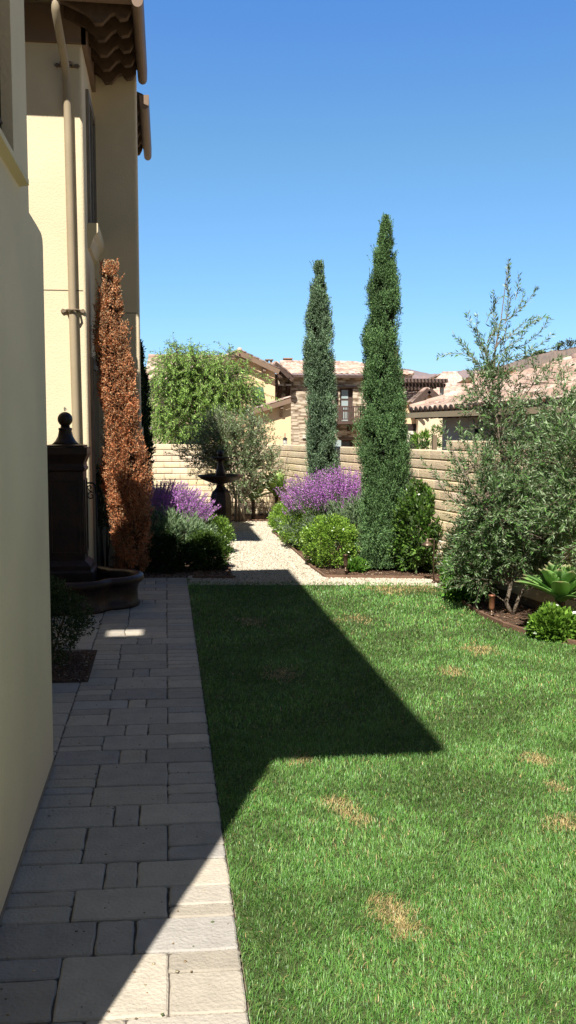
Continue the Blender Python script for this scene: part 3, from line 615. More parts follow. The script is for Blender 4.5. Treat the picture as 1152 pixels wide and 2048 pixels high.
def twig_tree(name, label, base, trunk_lines, masses, explicit, cols, L, W, step, mat_='leaf', droop=0., group=None, cat='tree', spreadang=.75, pairs=2, bark='bark', anchor=None, tw=.004, upb=.35):
    """masses: (centre, radii, number of twigs, twig length); explicit: twig polylines"""
    t = thing(name, label, cat, (base[0], base[1], 0), group); lines = list(explicit)
    tr = np.concatenate([np.asarray(bez(a[0], a[-1], 0, 8)) if len(a) == 2 else np.asarray(a) for a in trunk_lines])
    for c_, rad, nt_, tl in masses:
        d = rdir(nt_) * (rs.rand(nt_, 1) ** .4); S = np.array(c_) + d * np.array(rad)
        for i in range(nt_):
            o_ = unit(d[i] * .7 + np.array([0, 0, upb]) + rs.normal(size=3) * .35); e = S[i] + o_ * tl * (.5 + .8 * rs.rand()) + np.array([0, 0, -droop * tl])
            if S[i][2] < .1 or e[2] < .05: continue
            lines.append(bez(S[i], e, -.1 * tl * rs.rand() + droop * tl * .4, 5))
    P, A = twig_leaves(lines, step, L, W, spreadang, droop, pairs)
    P = P + rs.normal(size=P.shape) * .006
    col = tints(len(P), cols, jit=.15)
    leaf_mesh('foliage', P, A, L * (.6 + .7 * rs.rand(len(P))), W * (.7 + .6 * rs.rand(len(P))), col, M[mat_], t)
    m = MB()
    for ln in trunk_lines:
        n = len(ln); m.tube([x_[:3] for x_ in ln], [x_[3] for x_ in ln], 8)
    m.build('trunk', M[bark], t)
    m = MB(); key = np.array([x_[:3] for ln in trunk_lines for x_ in ln])
    for i, ln in enumerate(lines):
        m.tube(ln, [tw, tw * .9, tw * .6, tw * .5, tw * .3][:len(ln)] + [tw * .3] * max(0, len(ln) - 5), 4, cap=False)
        if i % 3 == 0:
            k_ = np.argmin(np.linalg.norm(key - ln[0], axis=1) + (key[:, 2] > ln[0][2]) * .5)
            if np.linalg.norm(key[k_] - ln[0]) < .045 * base[1]: m.tube(bez(key[k_], ln[0], .02, 4), [tw * 1.8, tw * 1.6, tw * 1.3, tw], 4, cap=False)
    m.build('branch', M[bark], t)
    return t
OLIVE = [(.12, .20, .08), (.19, .29, .12), (.085, .15, .055), (.33, .42, .25), (.12, .26, .06)]
OY = 10.55
q = lambda a, b_, dy=0.: at(a, b_, OY + dy)
def L4(pts, rad): return [(*p, r_) for p, r_ in zip(pts, rad)]
trunks = [L4([q(1025, 1232), q(1012, 1205), q(1022, 1170), q(1028, 1120), q(1018, 1060, .1), q(1008, 1000, .1), q(1005, 930), q(1000, 880), q(990, 820), q(985, 760), q(990, 700), q(1002, 640), q(1012, 560), q(1016, 525)], [.03, .026, .024, .022, .022, .02, .018, .016, .014, .012, .010, .007, .004, .002]),
    L4([q(1025, 1232), q(1040, 1190), q(1075, 1140), q(1090, 1080, -.2), q(1110, 1000, -.2), q(1120, 930, -.3), q(1130, 850, -.2)], [.026, .022, .018, .015, .012, .010, .005]),
    L4([q(1028, 1120), q(1000, 1060, -.2), q(960, 1000, -.3), q(930, 950, -.3), q(905, 900, -.2)], [.018, .014, .010, .007, .004]),
    L4([q(1000, 880), q(1030, 820, .2), q(1065, 770, .2), q(1090, 720)], [.012, .010, .007, .003])]
ex = []
def spr(pts, dy=0.): ex.append(np.array([q(a, b_, dy) for a, b_ in pts]))
spr([(1012, 640), (1016, 600), (1015, 560), (1017, 522)]); spr([(1010, 650), (1022, 600), (1014, 575), (1018, 530)])
spr([(1030, 600), (1036, 580), (1037, 550)]); spr([(1015, 640), (1040, 620), (1058, 600), (1074, 578)]); spr([(1005, 650), (1030, 625), (1045, 600), (1046, 580)])
spr([(990, 680), (988, 640), (986, 610), (987, 585)]); spr([(995, 690), (993, 650), (989, 620), (990, 600)], .1)
spr([(965, 710), (955, 680), (942, 650), (935, 625)]); spr([(968, 715), (962, 690), (952, 655), (955, 630)], -.1); spr([(975, 740), (950, 720), (930, 690), (908, 672)]); spr([(972, 745), (955, 728), (935, 705), (918, 680)], .1)
spr([(955, 722), (930, 706), (900, 708), (876, 712)], -.1)
spr([(1000, 680), (1040, 665), (1070, 640), (1095, 632)]); spr([(1005, 700), (1050, 690), (1080, 665), (1098, 640)], .15); spr([(1000, 705), (1040, 680), (1060, 650), (1080, 640)], -.1)
spr([(1000, 720), (1040, 710), (1080, 690), (1105, 668)]); spr([(1000, 725), (1050, 712), (1090, 700), (1115, 692)], .1); spr([(1005, 690), (1030, 660), (1050, 645), (1075, 632)])
spr([(985, 760), (975, 720), (972, 690), (965, 672)]); spr([(990, 740), (990, 700), (985, 670), (982, 650)])
for k_ in range(16):
    a, b_ = rs.uniform(970, 1020), rs.uniform(640, 760); dx, dy_ = rs.uniform(-28, 45), rs.uniform(-60, -20); spr([(a, b_), (a + dx * .5, b_ + dy_ * .6), (a + dx, b_ + dy_)], rs.uniform(-.2, .2))
spr([(905, 900), (895, 880), (890, 862), (885, 845)]); spr([(960, 1000), (920, 985), (890, 965), (862, 935)]); spr([(950, 990), (925, 950), (905, 925), (898, 880)], -.1)
spr([(920, 1010), (890, 985), (870, 950), (842, 918)], .1); spr([(940, 960), (925, 930), (918, 900), (922, 870)])
ms = []
for (a, b_, rx, rz, nt_, tl, dy) in [(985, 760, 26, 40, 46, .22, 0), (955, 800, 22, 45, 34, .22, 0), (1050, 770, 50, 45, 26, .28, .1), (1100, 810, 50, 50, 30, .3, .1), (1120, 860, 45, 50, 60, .3, 0), (1000, 850, 40, 45, 60, .26, 0),
        (1040, 930, 80, 55, 130, .3, 0), (950, 940, 40, 50, 50, .26, -.1), (1120, 960, 60, 70, 150, .3, 0), (985, 1010, 55, 60, 240, .28, -.1), (1060, 1030, 75, 70, 230, .3, 0), (1130, 1060, 45, 50, 110, .28, 0), (960, 1080, 40, 55, 170, .24, 0), (1010, 1110, 50, 50, 170, .22, .1), (950, 1140, 45, 40, 120, .2, .1), (1080, 1120, 50, 50, 130, .22, .1), (1180, 960, 40, 110, 160, .3, -1.3), (1140, 800, 40, 40, 18, .3, -.8), (1140, 900, 40, 50, 90, .3, -1.1), (1135, 1010, 40, 50, 170, .3, -1.1), (1150, 1080, 30, 40, 70, .26, -1.2), (1100, 890, 50, 40, 50, .3, 0)]:
    ms.append((q(a, b_, dy), (rx * OY / F, max(rx, 45) * OY / F, rz * OY / F), nt_, tl))
twig_tree('olive_tree', 'grey green olive tree in the right bed with thin sprigs against the sky', gr(1025, 1232), trunks, ms, ex, OLIVE, .062, .0135, .019, bark='bark', tw=.0035)
# thin stemmed olive behind the tiered fountain
OY2 = 22.0; q2 = lambda a, b_, dy=0.: at(a, b_, OY2 + dy)
trunks = [L4([(q2(480, 1035)[0] + .1 * i, OY2, 0.0), q2(478 + 6 * i, 1000), q2(475 + 14 * i, 940), q2(470 + 26 * i, 880), q2(465 + 36 * i, 835)], [.035, .03, .022, .014, .005]) for i in (-1, 0, 1)]
ms = [(q2(a, b_, dy), (rx * OY2 / F, .5, rz * OY2 / F), nt_, .38) for a, b_, rx, rz, nt_, dy in [(400, 905, 30, 28, 120, 0), (440, 870, 40, 32, 200, 0), (480, 900, 40, 45, 260, .1), (425, 925, 28, 24, 80, 0), (520, 920, 28, 40, 110, 0), (510, 860, 22, 25, 60, 0), (495, 960, 28, 22, 70, 0), (480, 985, 24, 20, 40, 0), (540, 935, 14, 18, 25, 0)]]
ex = [np.array([q2(530, 900), q2(540, 870), q2(548, 845)]), np.array([q2(400, 890), q2(380, 880), q2(362, 888)]), np.array([q2(520, 890), q2(524, 860), q2(520, 835)]), np.array([q2(430, 860), q2(420, 845), q2(418, 828)])]
twig_tree('olive_tree', 'dark airy olive directly behind the tiered fountain', q2(480, 1035), trunks, ms, ex, [(.17, .25, .10), (.25, .33, .16), (.12, .18, .07), (.33, .40, .24)], .085, .02, .04, tw=.006)
# pepper tree beyond the far wall
PY_ = 29.0; q3 = lambda a, b_, dy=0.: at(a, b_, PY_ + dy)
trunks = [L4([(q3(400, 900)[0], PY_, 0), q3(402, 900), q3(395 - 30 * i, 820), q3(395 - 60 * i, 760), q3(400 - 80 * i, 715)], [.12, .10, .07, .04, .01]) for i in (-1, 0, .5)]
ms = [(q3(a, b_, dy), (rx * PY_ / F, .9, rz * PY_ / F), nt_, .6) for a, b_, rx, rz, nt_, dy in [(345, 740, 28, 35, 200, 0), (395, 745, 40, 35, 300, 0), (440, 760, 40, 38, 300, 0), (320, 800, 24, 40, 200, .2), (370, 820, 40, 48, 380, 0), (430, 820, 40, 40, 300, 0), (480, 770, 26, 40, 140, 0), (500, 800, 18, 25, 50, 0), (350, 860, 38, 25, 200, 0), (350, 705, 12, 14, 30, 0), (385, 715, 16, 14, 50, 0), (455, 715, 12, 14, 22, 0)]]
twig_tree('pepper_tree', 'bright feathery drooping pepper tree rising beyond the far block wall', q3(400, 900), trunks, ms, [], [(.27, .44, .09), (.20, .36, .065), (.36, .54, .14), (.16, .28, .06)], .11, .024, .062, droop=.5, tw=.008, pairs=3)
# ------------------------------------------------------------------ shrubs and perennials
BOX = [(.10, .19, .025), (.14, .26, .035), (.07, .13, .02), (.20, .32, .05)]
def hedge(label, a, b_, py_top, n_, cols=BOX, grp=None, dy=0.1, L=.036, W=.023, wide=None, cr=.085, cat='shrub', mat_='gloss_leaf', up=.4):
    """mound standing on the ground between pixels a and b_ (base line)"""
    A_, B_ = gr(*a), gr(*b_); Y = (A_[1] + B_[1]) / 2; c_ = (A_ + B_) / 2; hw = abs(B_[0] - A_[0]) / 2; h = at((a[0] + b_[0]) / 2, py_top, Y + hw * .5)[2]
    ry = wide or hw * .8
    return shrub('shrub' if cat == 'shrub' else cat, label, (c_[0], Y + ry + dy), (hw, ry, h * .52), n_, 55, cr, L, W, cols, mat_, up, -.9, grp, cz=h * .48, cat=cat)
BR = [(.16, .30, .035), (.22, .38, .05), (.11, .21, .03), (.28, .42, .07)]
hedge('bright boxwood mound at the gravel corner, nearest the bronze spotlight', (622, 1142), (728, 1142), 1042, 230, cols=BR, wide=.5)
hedge('bright boxwood mound in the right bed, middle one along the gravel', (575, 1104), (668, 1104), 1026, 210, cols=BR, wide=.6)
hedge('bright boxwood mound between the middle one and the far end of the gravel', (552, 1074), (625, 1074), 1012, 160, cols=BR, wide=.6)
hedge('small boxwood mound at the far end of the gravel edging', (545, 1056), (590, 1056), 1016, 100, cols=BR)
hedge('yellow green boxwood mound in the left bed beside the gravel', (398, 1112), (462, 1112), 1040, 120)
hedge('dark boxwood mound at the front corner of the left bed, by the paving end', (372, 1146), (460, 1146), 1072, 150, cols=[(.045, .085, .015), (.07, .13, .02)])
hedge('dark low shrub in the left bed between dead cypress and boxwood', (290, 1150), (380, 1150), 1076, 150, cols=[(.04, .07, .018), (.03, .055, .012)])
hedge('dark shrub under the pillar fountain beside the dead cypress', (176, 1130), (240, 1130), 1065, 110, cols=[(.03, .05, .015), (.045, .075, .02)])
shrub('shrub', 'dark small leaved shrub in the soil pocket against the near house wall', (-1.16, 8.72), (.42, .42, .38), 170, 60, .07, .028, .014, [(.05, .085, .025), (.035, .065, .018)], 'leaf', cz=.40, bottom=-.9)
hedge('glossy broad leaved bush between the tall cypress and the mushroom path light', (800, 1150), (932, 1152), 985, 260, cols=[(.09, .19, .03), (.06, .13, .02), (.14, .25, .05), (.11, .17, .07)], L=.065, W=.036, cr=.11, wide=.5)
hedge('low bright green shrub at the lawn edge left of the olive trunk', (905, 1210), (968, 1208), 1112, 110, cols=[(.13, .30, .04), (.17, .36, .05), (.09, .19, .03)], L=.055, W=.032, cr=.07)
hedge('round leaved yellow green shrub at the right edge below the big agave', (1080, 1284), (1175, 1292), 1232, 110, cols=[(.13, .26, .03), (.19, .34, .05), (.08, .16, .02)], L=.055, W=.038, cr=.07)
hedge('tiny leafy seedling at the foot of the tall cypress', (704, 1146), (735, 1146), 1125, 16, cols=[(.10, .22, .03)], L=.07, W=.03, cr=.05)
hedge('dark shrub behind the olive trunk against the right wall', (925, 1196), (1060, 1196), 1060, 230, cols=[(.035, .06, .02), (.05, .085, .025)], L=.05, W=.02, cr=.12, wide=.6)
def sage(label, cx_, cy_, rx, ry, h, nsp, nfo, grp, lean=(0, 0), sp_len=.42):
    t = thing('purple_sage', label, 'flowering shrub', (cx_, cy_, 0), grp)
    P, A, idx = clumps((cx_, cy_, h * .42), (rx * .95, ry * .95, h * .45), nfo, .13, 70, .3, -.9, .6)
    ok = P[:, 2] > .03; P, A = P[ok], A[ok]
    leaf_mesh('foliage', P, A, .075 * (.6 + .8 * rs.rand(len(P))), .013, tints(len(P), [(.18, .25, .14), (.24, .31, .19), (.12, .19, .09), (.30, .35, .25)]), M['leaf'], t)
    V = []; PP = []; AA = []; st = MB()
    for i in range(nsp):
        a = rs.rand() * 6.283; r_ = rs.rand() ** .55
        b0 = np.array([cx_ + rx * .85 * r_ * math.cos(a), cy_ + ry * .85 * r_ * math.sin(a), h * (.50 + .28 * (1 - r_ ** 2))])
        d_ = unit(np.array([math.cos(a) * r_ * .75 + lean[0], math.sin(a) * r_ * .5 + lean[1], 1.0]) + rs.normal(size=3) * .13)
        ln = sp_len * (.6 + .7 * rs.rand()); e = b0 + d_ * ln
        cv = bez(b0, e, .03, 6); st.tube(cv, .0035, 4, cap=False)
        n = 34; s = np.linspace(.30, 1, n)[:, None]; p = cv[0] * (1 - s) + e * s + np.array([0, 0, .02]) * (s * (1 - s))
        wv = unit(rs.normal(size=(n, 3))); PP.append(p); AA.append(unit(wv * .9 + d_ * .5))
    PP = np.concatenate(PP); AA = np.concatenate(AA)
    leaf_mesh('flower_spikes', PP, AA, .026 * (.6 + .8 * rs.rand(len(PP))), .013, tints(len(PP), [(.60, .17, .68), (.50, .13, .62), (.70, .30, .78), (.62, .20, .76), (.52, .32, .55)]), M['leaf'], t)
    st.build('stem', M['leaf_stem'], t)
    return t
M['leaf_stem'] = mat('grey_green_stem', (.16, .18, .12), .8)
G1 = 'purple sage bushes'
sage('large rounded purple flowering sage right of the gravel, in front of the bluish cypress', 3.14, 16.9, 1.0, .75, 1.22, 760, 160, G1, sp_len=.48)
sage('purple sage leaning over the gravel from the left bed, beside the dead cypress', -.06, 16.0, .74, .8, 1.10, 700, 150, G1, lean=(.22, -.2), sp_len=.42)
sage('small grey green sage with few purple spikes behind the far boxwood', 2.55, 17.6, .22, .22, .6, 30, 40, G1, sp_len=.3)
shrub('shrub', 'narrow leaved sage without flowers between purple sage and tall cypress', (3.25, 15.4), (.62, .4, .45), 130, 60, .12, .085, .018, [(.16, .24, .12), (.12, .19, .08), (.22, .30, .16)], 'leaf', cz=.5)
shrub('shrub', 'narrow leaved green sage in front of the left purple sage', (.06, 15.0), (.62, .42, .38), 140, 60, .12, .085, .018, [(.17, .26, .13), (.12, .19, .08), (.24, .33, .18)], 'leaf', cz=.40)
shrub('shrub', 'narrow leaved green plant between the house corner and the dead cypress', (-.98, 14.6), (.16, .2, .55), 40, 40, .12, .09, .022, [(.12, .17, .07), (.08, .12, .04)], 'leaf', cz=1.0)
def agave(label, px, py, R_, n_leaf, hz, cols, Y=None, group='agaves', seed=0):
    c_ = gr(px, py); 
    t = thing('agave', label, 'agave', (c_[0], c_[1], 0), group)
    V = []; Fc = []; Cl = []; k = 0
    for i in range(n_leaf):
        f = i / n_leaf; az = i * 2.39996 + rs.normal() * .1; el = R(26 + 60 * f ** .8 + rs.normal() * 4); Ln = R_ * (1.0 - .22 * f) * (.9 + .2 * rs.rand()); wd = R_ * .40 * (.9 + .2 * rs.rand())
        d = np.array([math.cos(az) * math.cos(el), math.sin(az) * math.cos(el), math.sin(el)]); s = np.array([-math.sin(az), math.cos(az), 0]); u = np.cross(s, -d); u = u if u[2] > 0 else -u
        col = np.array(cols[rs.randint(len(cols))]) * (1 + rs.normal() * .1); m_ = 9
        for j in range(m_):
            q_ = j / (m_ - 1); wj = wd * (.42 + 1.1 * q_) * (1 - q_ ** 2.2) ** .8 + .002 if q_ > 0 else wd * .45
            p = np.array([c_[0], c_[1], hz]) + d * Ln * q_ + np.array([0, 0, -1]) * Ln * .22 * (q_ ** 2.2) * math.cos(el) + s * 0
            tw_ = 1 if q_ < .93 else .35
            for o_, dz in ((-.5, .16), (0, 0), (.5, .16)):
                V.append(p + s * wj * o_ + u * wj * dz * tw_); Cl.append(np.array([.42, .35, .2]) if (j == m_ - 1) else col)
        for j in range(m_ - 1):
            b0 = k + j * 3; Fc += [(b0, b0 + 1, b0 + 4, b0 + 3), (b0 + 1, b0 + 2, b0 + 5, b0 + 4)]
        k += m_ * 3
    o = mesh_np('leaves', np.array(V), [np.array(Fc)], M['agave'], t, np.array(Cl), smooth=True)
    sm = o.modifiers.new('thick', 'SOLIDIFY'); sm.thickness = .006
    m = MB(); m.tube([(c_[0], c_[1], 0), (c_[0] + .01, c_[1], hz * .5), (c_[0], c_[1], hz + .06)], [.05, .04, .05], 8); m.build('stem', M['dark_bark'], t)
    return t
M['agave'] = mat('agave_leaf', (1, 1, 1), .42, .08, 5, tint=True, translucent=.15, spec=.4)
AG = [(.20, .39, .10), (.25, .45, .12), (.16, .31, .09)]
agave('big green agave rosette at the right edge of the lawn beside the olive', 1120, 1264, .60, 38, .34, AG)
agave('pale agave on a dark stem beside the mushroom light in the far bed', 506, 1038, .74, 28, .46, [(.22, .36, .13), (.28, .42, .16)])
agave('bright yellow green agave in the far bed just left of the purple sage', 553, 1038, .80, 30, .56, [(.36, .52, .16), (.28, .44, .12)])
agave('agave behind the left side of the tiered fountain', 412, 1020, .90, 28, .62, [(.28, .46, .12), (.20, .34, .09)])
# ------------------------------------------------------------------ garden lights and stakes
def path_light(label, px, py, py_cap, cap_dx, Yoff=0., m_='bronze', capr=.085, pole_px=None):
    c_ = gr(px, py); Y = c_[1]; zc = at(px, py_cap, Y)[2]
    t = thing('path_light', label, 'path light', (c_[0], Y, 0), 'mushroom path lights in the beds')
    x0 = c_[0]; x1 = c_[0] + cap_dx
    m = MB(); m.tube([(x0, Y, -.01), (x0, Y, zc + .07)] + ([(x0 - .01 * np.sign(-cap_dx), Y, zc + .085), (x1, Y, zc + .085)] if cap_dx else []), .010, 8); m.build('post', M[m_], t)
    m = MB(); m.lathe([(capr, -.0), (capr * .98, .008), (capr * .55, .04), (capr * .22, .062), (.016, .07), (.014, .095)], (x1, Y, zc), 20); m.build('shade', M[m_], t)
    m = MB(); m.lathe([(.03, 0), (.03, .02), (.012, .03)], (x0, Y, 0), 10); m.build('base', M[m_], t)
    m = MB(); m.lathe([(.016, -.035), (.018, 0.005)], (x1, Y, zc), 10); m.build('bulb', M['pale'], t)
path_light('mushroom path light with offset shade in front of the broad leaved bush', 867, 1166, 1090, -.10)
path_light('mushroom path light in the far bed between the two stemmed agaves', 527, 1042, 1006, -.03, capr=.09)
path_light('mushroom path light in front of the purple sage behind boxwood', 590, 1078, 1036, 0, capr=.07)
path_light('mushroom path light at the left bed edge in front of the tiered fountain', 449, 1100, 1074, 0, capr=.10)
def spot(label, px, py, top, m_):
    c_ = gr(px, py); Y = c_[1]; h = at(px, top, Y)[2]; t = thing('spotlight', label, 'spotlight', (c_[0], Y, 0), 'copper bullet spotlights')
    m = MB(); m.lathe([(.012, -.02), (.012, h * .4)], (c_[0], Y, 0), 8); m.lathe([(.03, h * .16), (.03, h * .2), (.015, h * .24)], (c_[0], Y, 0), 10); m.build('stake', M['bronze'], t)
    m = MB(); m.lathe([(.014, h * .36), (.030, h * .42), (.033, h * .5), (.035, h * .95), (.041, h * .96), (.041, h), (.034, h), (.032, h * .93)], (c_[0], Y, 0), 16); m.build('housing', M[m_], t)
    m = MB(); m.lathe([(.004, h * .945), (.031, h * .95)], (c_[0], Y, 0), 12); m.build('lens', M['glass'], t)
spot('copper spotlight on the mulch left of the olive trunk', 983, 1237, 1190, 'copper')
spot('bronze spotlight in front of the boxwood at the gravel corner', 691, 1148, 1109, 'bronze')
def stake(label, px, py, top, r=.014):
    c_ = gr(px, py); h = at(px, top, c_[1])[2]; t = thing('irrigation_stake', label, 'stake', (c_[0], c_[1], 0), 'irrigation risers')
    m = MB(); m.lathe([(r, -.02), (r, h - .03)], (c_[0], c_[1], 0), 10); m.build('riser', M['stake'], t)
    m = MB(); m.lathe([(r * 1.25, h - .03), (r * 1.3, h - .008), (r, h)], (c_[0], c_[1], 0), 10); m.build('sprinkler_head', M['iron'], t)
stake('grey irrigation riser right beside the mushroom light at the broad leaved bush', 884, 1172, 1128, .012)
stake('pale grey irrigation riser at the lawn edge by the yellow green shrub', 1075, 1274, 1234, .014)
# ------------------------------------------------------------------ tiled roofs
TCOL = [(.46, .32, .26), (.55, .41, .34), (.38, .26, .215), (.60, .48, .41), (.48, .35, .28)]
def tile_roof(parent, E0, E1, R0, R1, tw_=.30, tl=.40, h=.055, name='roof', cols=TCOL, label=None):
    """barrel tiles on the bilinear patch eave E0-E1, ridge R0-R1"""
    E0, E1, R0, R1 = [np.array(p, float) for p in (E0, E1, R0, R1)]
    wl_ = max(np.linalg.norm(E1 - E0), np.linalg.norm(R1 - R0)); ll = max(np.linalg.norm(R0 - E0), np.linalg.norm(R1 - E1))
    nu = max(2, int(round(wl_ / tw_))); nv_ = max(2, int(round(ll / tl))); s = 6
    nrm = np.cross(E1 - E0, (R0 + R1 - E0 - E1)); nrm = nrm / np.linalg.norm(nrm); nrm = nrm if nrm[2] > 0 else -nrm
    u = np.arange(nu * s + 1) / (nu * s); prof = np.abs(np.sin(np.pi * np.arange(nu * s + 1) / s)) ** .8
    rowsV = []; cl = []
    cs = np.array(cols)[rs.randint(len(cols), size=(nv_, nu))] * (1 + rs.normal(size=(nv_, nu, 1)) * .08)
    for j in range(nv_):
        for (v_, lift) in ((j / nv_, .035), ((j + 1) / nv_, .0)):
            a = E0 + (R0 - E0) * v_; b_ = E1 + (R1 - E1) * v_
            P = a + (b_ - a) * u[:, None] + nrm * (prof * h + lift)[:, None] + rs.normal(size=(1, 1)) * .003
            rowsV.append(P); cl.append(cs[j][np.minimum(np.arange(nu * s + 1) // s, nu - 1)])
    V = np.concatenate(rowsV); n = nu * s + 1; k = len(rowsV); i = np.arange(n - 1)
    Fc = np.concatenate([np.stack([j * n + i, j * n + i + 1, (j + 1) * n + i + 1, (j + 1) * n + i], 1) for j in range(k - 1)])
    o = mesh_np(name, V, [Fc], M['tile'], parent, np.clip(np.concatenate(cl), 0, 1), label=label)
    sm = o.modifiers.new('thick', 'SOLIDIFY'); sm.thickness = .03; sm.offset = -1
    return o
def ridge(parent, A, B, r=.11, n=None):
    A = np.array(A, float); B = np.array(B, float); n = n or max(2, int(np.linalg.norm(B - A) / .4)); m = MB()
    for i in range(n):
        a = A + (B - A) * i / n; b_ = A + (B - A) * (i + 1) / n; m.tube([a, b_], [r * 1.08, r * .95], 10, col=tuple(np.array(TCOL[rs.randint(5)]) * 1.05))
    m.build('ridge_tiles', M['tile'], parent, color=True)
# ---- the stone faced house with balcony
SY = 52.0
s = lambda a, b_, dy=0.: at(a, b_, SY + dy)
sh = thing('stone_house', 'stone faced house with balcony and pink tiled roof behind the cypresses', 'house', (s(700, 800)[0], SY, 0))
x0, x1 = s(581, 760)[0], s(808, 760)[0]; ze = s(700, 751)[2]
dx0, dx1, dz0, dz1 = s(684, 0)[0], s(711, 0)[0], s(0, 845)[2], s(0, 772)[2]
wx0, wx1, wz1 = s(684, 0)[0], s(709, 0)[0], s(0, 881)[2]
m = MB()
m.box(x0, dx0, SY, SY + 9, -.02, ze); m.box(dx1, x1, SY, SY + 9, -.02, ze); m.box(dx0, dx1, SY, SY + 9, dz1, ze); m.box(dx0, dx1, SY, SY + 9, wz1, dz0); m.box(dx0, dx1, SY + .3, SY + 9, dz0, dz1); m.box(wx0, wx1 + .0, SY + .3, SY + 9, -.02, wz1)
m.build('wall', M['ledge'], sh)
# door with panes, jambs
m = MB(); m.box(dx0 + .02, dx1 - .02, SY + .22, SY + .27, dz0, dz1); d_ = m.build('door', M['darkwood'], sh)
pg = mat('pale_curtain_glass', (.35, .42, .42), .15, .1, 2, spec=.7)
for (a0, a1) in ((0.05, .30), (.36, .62), (.68, .95)):
    m = MB(); zz0 = dz1 - (dz1 - dz0) * a1; zz1 = dz1 - (dz1 - dz0) * a0; m.box(dx0 + .12, dx1 - .25, SY + .19, SY + .218, zz0, zz1); m.build('pane', pg, d_)
m = MB(); m.box(s(679, 0)[0], s(719, 0)[0], SY - .12, SY - .003, dz1 + .0, dz1 + .10); m.build('lintel', M['gutter'], sh)
m = MB(); m.box(s(668, 0)[0], s(713, 0)[0], SY - .12, SY - .003, wz1, wz1 + .09); m.build('lintel', M['gutter'], sh)
m = MB(); m.box(wx0 + .02, wx1 - .02, SY + .15, SY + .2, .3, wz1); w_ = m.build('window', M['glass'], sh)
m = MB(); m.box(wx0, wx0 + .09, SY + .1, SY + .149, .3, wz1); m.box(wx1 - .09, wx1, SY + .1, SY + .149, .3, wz1); m.box(wx0 + .09, wx1 - .09, SY + .1, SY + .148, wz1 - .09, wz1); m.build('frame', M['darkwood'], w_)
m = MB(); m.box(s(668, 0)[0], s(684, 0)[0], SY - .4, SY - .3, .4, s(0, 881)[2]); m.build('shutter', pg, sh)
# balcony
bx0, bx1 = s(672, 0)[0], s(742, 0)[0]; bz0, bz1 = s(0, 842)[2], s(0, 812)[2]; by = SY - 1.0
bal = MB(); bal.box(bx0, bx1, by, SY - .003, bz0 - .10, bz0); bal.box(bx0, bx1, by - .08, by - .003, bz0 - .16, bz0 + .02); bo_ = bal.build('balcony', M['darkwood'], sh)
m = MB(); m.obox((bx0, by + .03, bz1), (bx1, by + .03, bz1), .09, .09); m.obox((bx0 + .05, by + .08, bz1), (bx0 + .05, SY - .01, bz1), .09, .09); m.obox((bx0, by + .03, bz0 + .12), (bx1, by + .03, bz0 + .12), .06, .06)
for xx in (bx0 + .06, s(704, 0)[0], bx1 - .06): m.box(xx - .06, xx + .06, by - .02, by + .08, bz0 + .001, bz1 + .06)
for xx in np.arange(bx0 + .18, bx1 - .1, .125): m.box(xx - .028, xx + .028, by + .01, by + .05, bz0 + .12, bz1 - .05)
m.box(bx0 + .01, bx0 + .3, by - .03, by - .01, bz0 + .05, bz1 - .02)
m.build('railing', M['darkwood'], bo_)
for a in (676, 702, 728):
    xx = s(a, 0)[0]; m = MB(); m.prism([(SY - .9, bz0 - .10), (SY - .003, bz0 - .10), (SY - .003, bz0 - .55), (SY - .2, bz0 - .5), (SY - .55, bz0 - .25)], 0, xx - .07, xx + .07); m.build('corbel', M['darkwood'], bo_)
m = MB(); cxl = s(674, 0)[0]; zl = s(0, 787)[2]; m.lathe([(.05, -.22), (.12, -.15), (.13, .12), (.05, .25), (.02, .35)], (cxl, SY - .2, zl), 8, smooth=False); m.box(cxl - .03, cxl + .03, SY - .2, SY - .003, zl + .3, zl + .36); m.build('wall_lantern', M['iron'], sh)
m = MB(); m.box(s(606, 0)[0], s(613, 0)[0], SY - .12, SY - .003, s(0, 877)[2], s(0, 871)[2]); m.build('meter_box', M['pale'], sh)
# roof
zr = s(0, 720, 4.0)[2]
E0, E1 = (x0 - .35, SY - .6, ze + .02), (x1 + .35, SY - .6, ze + .02)
tile_roof(sh, E0, E1, (s(560, 0, 4)[0], SY + 4.2, zr), (x1 - 2.1, SY + 4.2, zr), tw_=.33)
tile_roof(sh, (x1 + .35, SY - .6, ze + .02), (x1 + .35, SY + 9, ze + .02), (x1 - 2.1, SY + 4.2, zr), (x1 - 2.1, SY + 4.3, zr), tw_=.33)
ridge(sh, (s(560, 0, 4)[0], SY + 4.2, zr + .05), (x1 - 2.1, SY + 4.2, zr + .05)); ridge(sh, (x1 + .35, SY - .6, ze + .1), (x1 - 2.1, SY + 4.2, zr + .05))
m = MB(); m.box(x0 - .3, x1 + .33, SY - .56, SY - .48, ze - .16, ze - .01)
for xx in np.arange(x0, x1 + .2, .6): m.box(xx - .05, xx + .05, SY - .48, SY - .003, ze - .13, ze - .01)
m.build('fascia', M['darkwood'], sh)
m = MB(); m.tube([(s(810, 0)[0], SY - .15, ze - .1), (s(810, 0)[0], SY - .15, 0)], .09, 8); m.build('downpipe', M['gutter'], sh)
m = MB(); m.box(s(567, 0, 5)[0], s(583, 0, 5)[0], SY + 4.6, SY + 5.2, zr - .5, s(0, 713, 5)[2]); m.box(s(566, 0, 5)[0], s(584, 0, 5)[0], SY + 4.55, SY + 5.25, s(0, 713, 5)[2] + .002, s(0, 711, 5)[2]); m.build('chimney', M['chim'], sh)
m = MB(); m.box(s(786, 0, 6)[0], s(795, 0, 6)[0], SY + 5, SY + 6, zr - 1, s(0, 694, 6)[2]); m.build('chimney', M['chim'], sh, label='tall brown chimney stack right of the tall cypress')
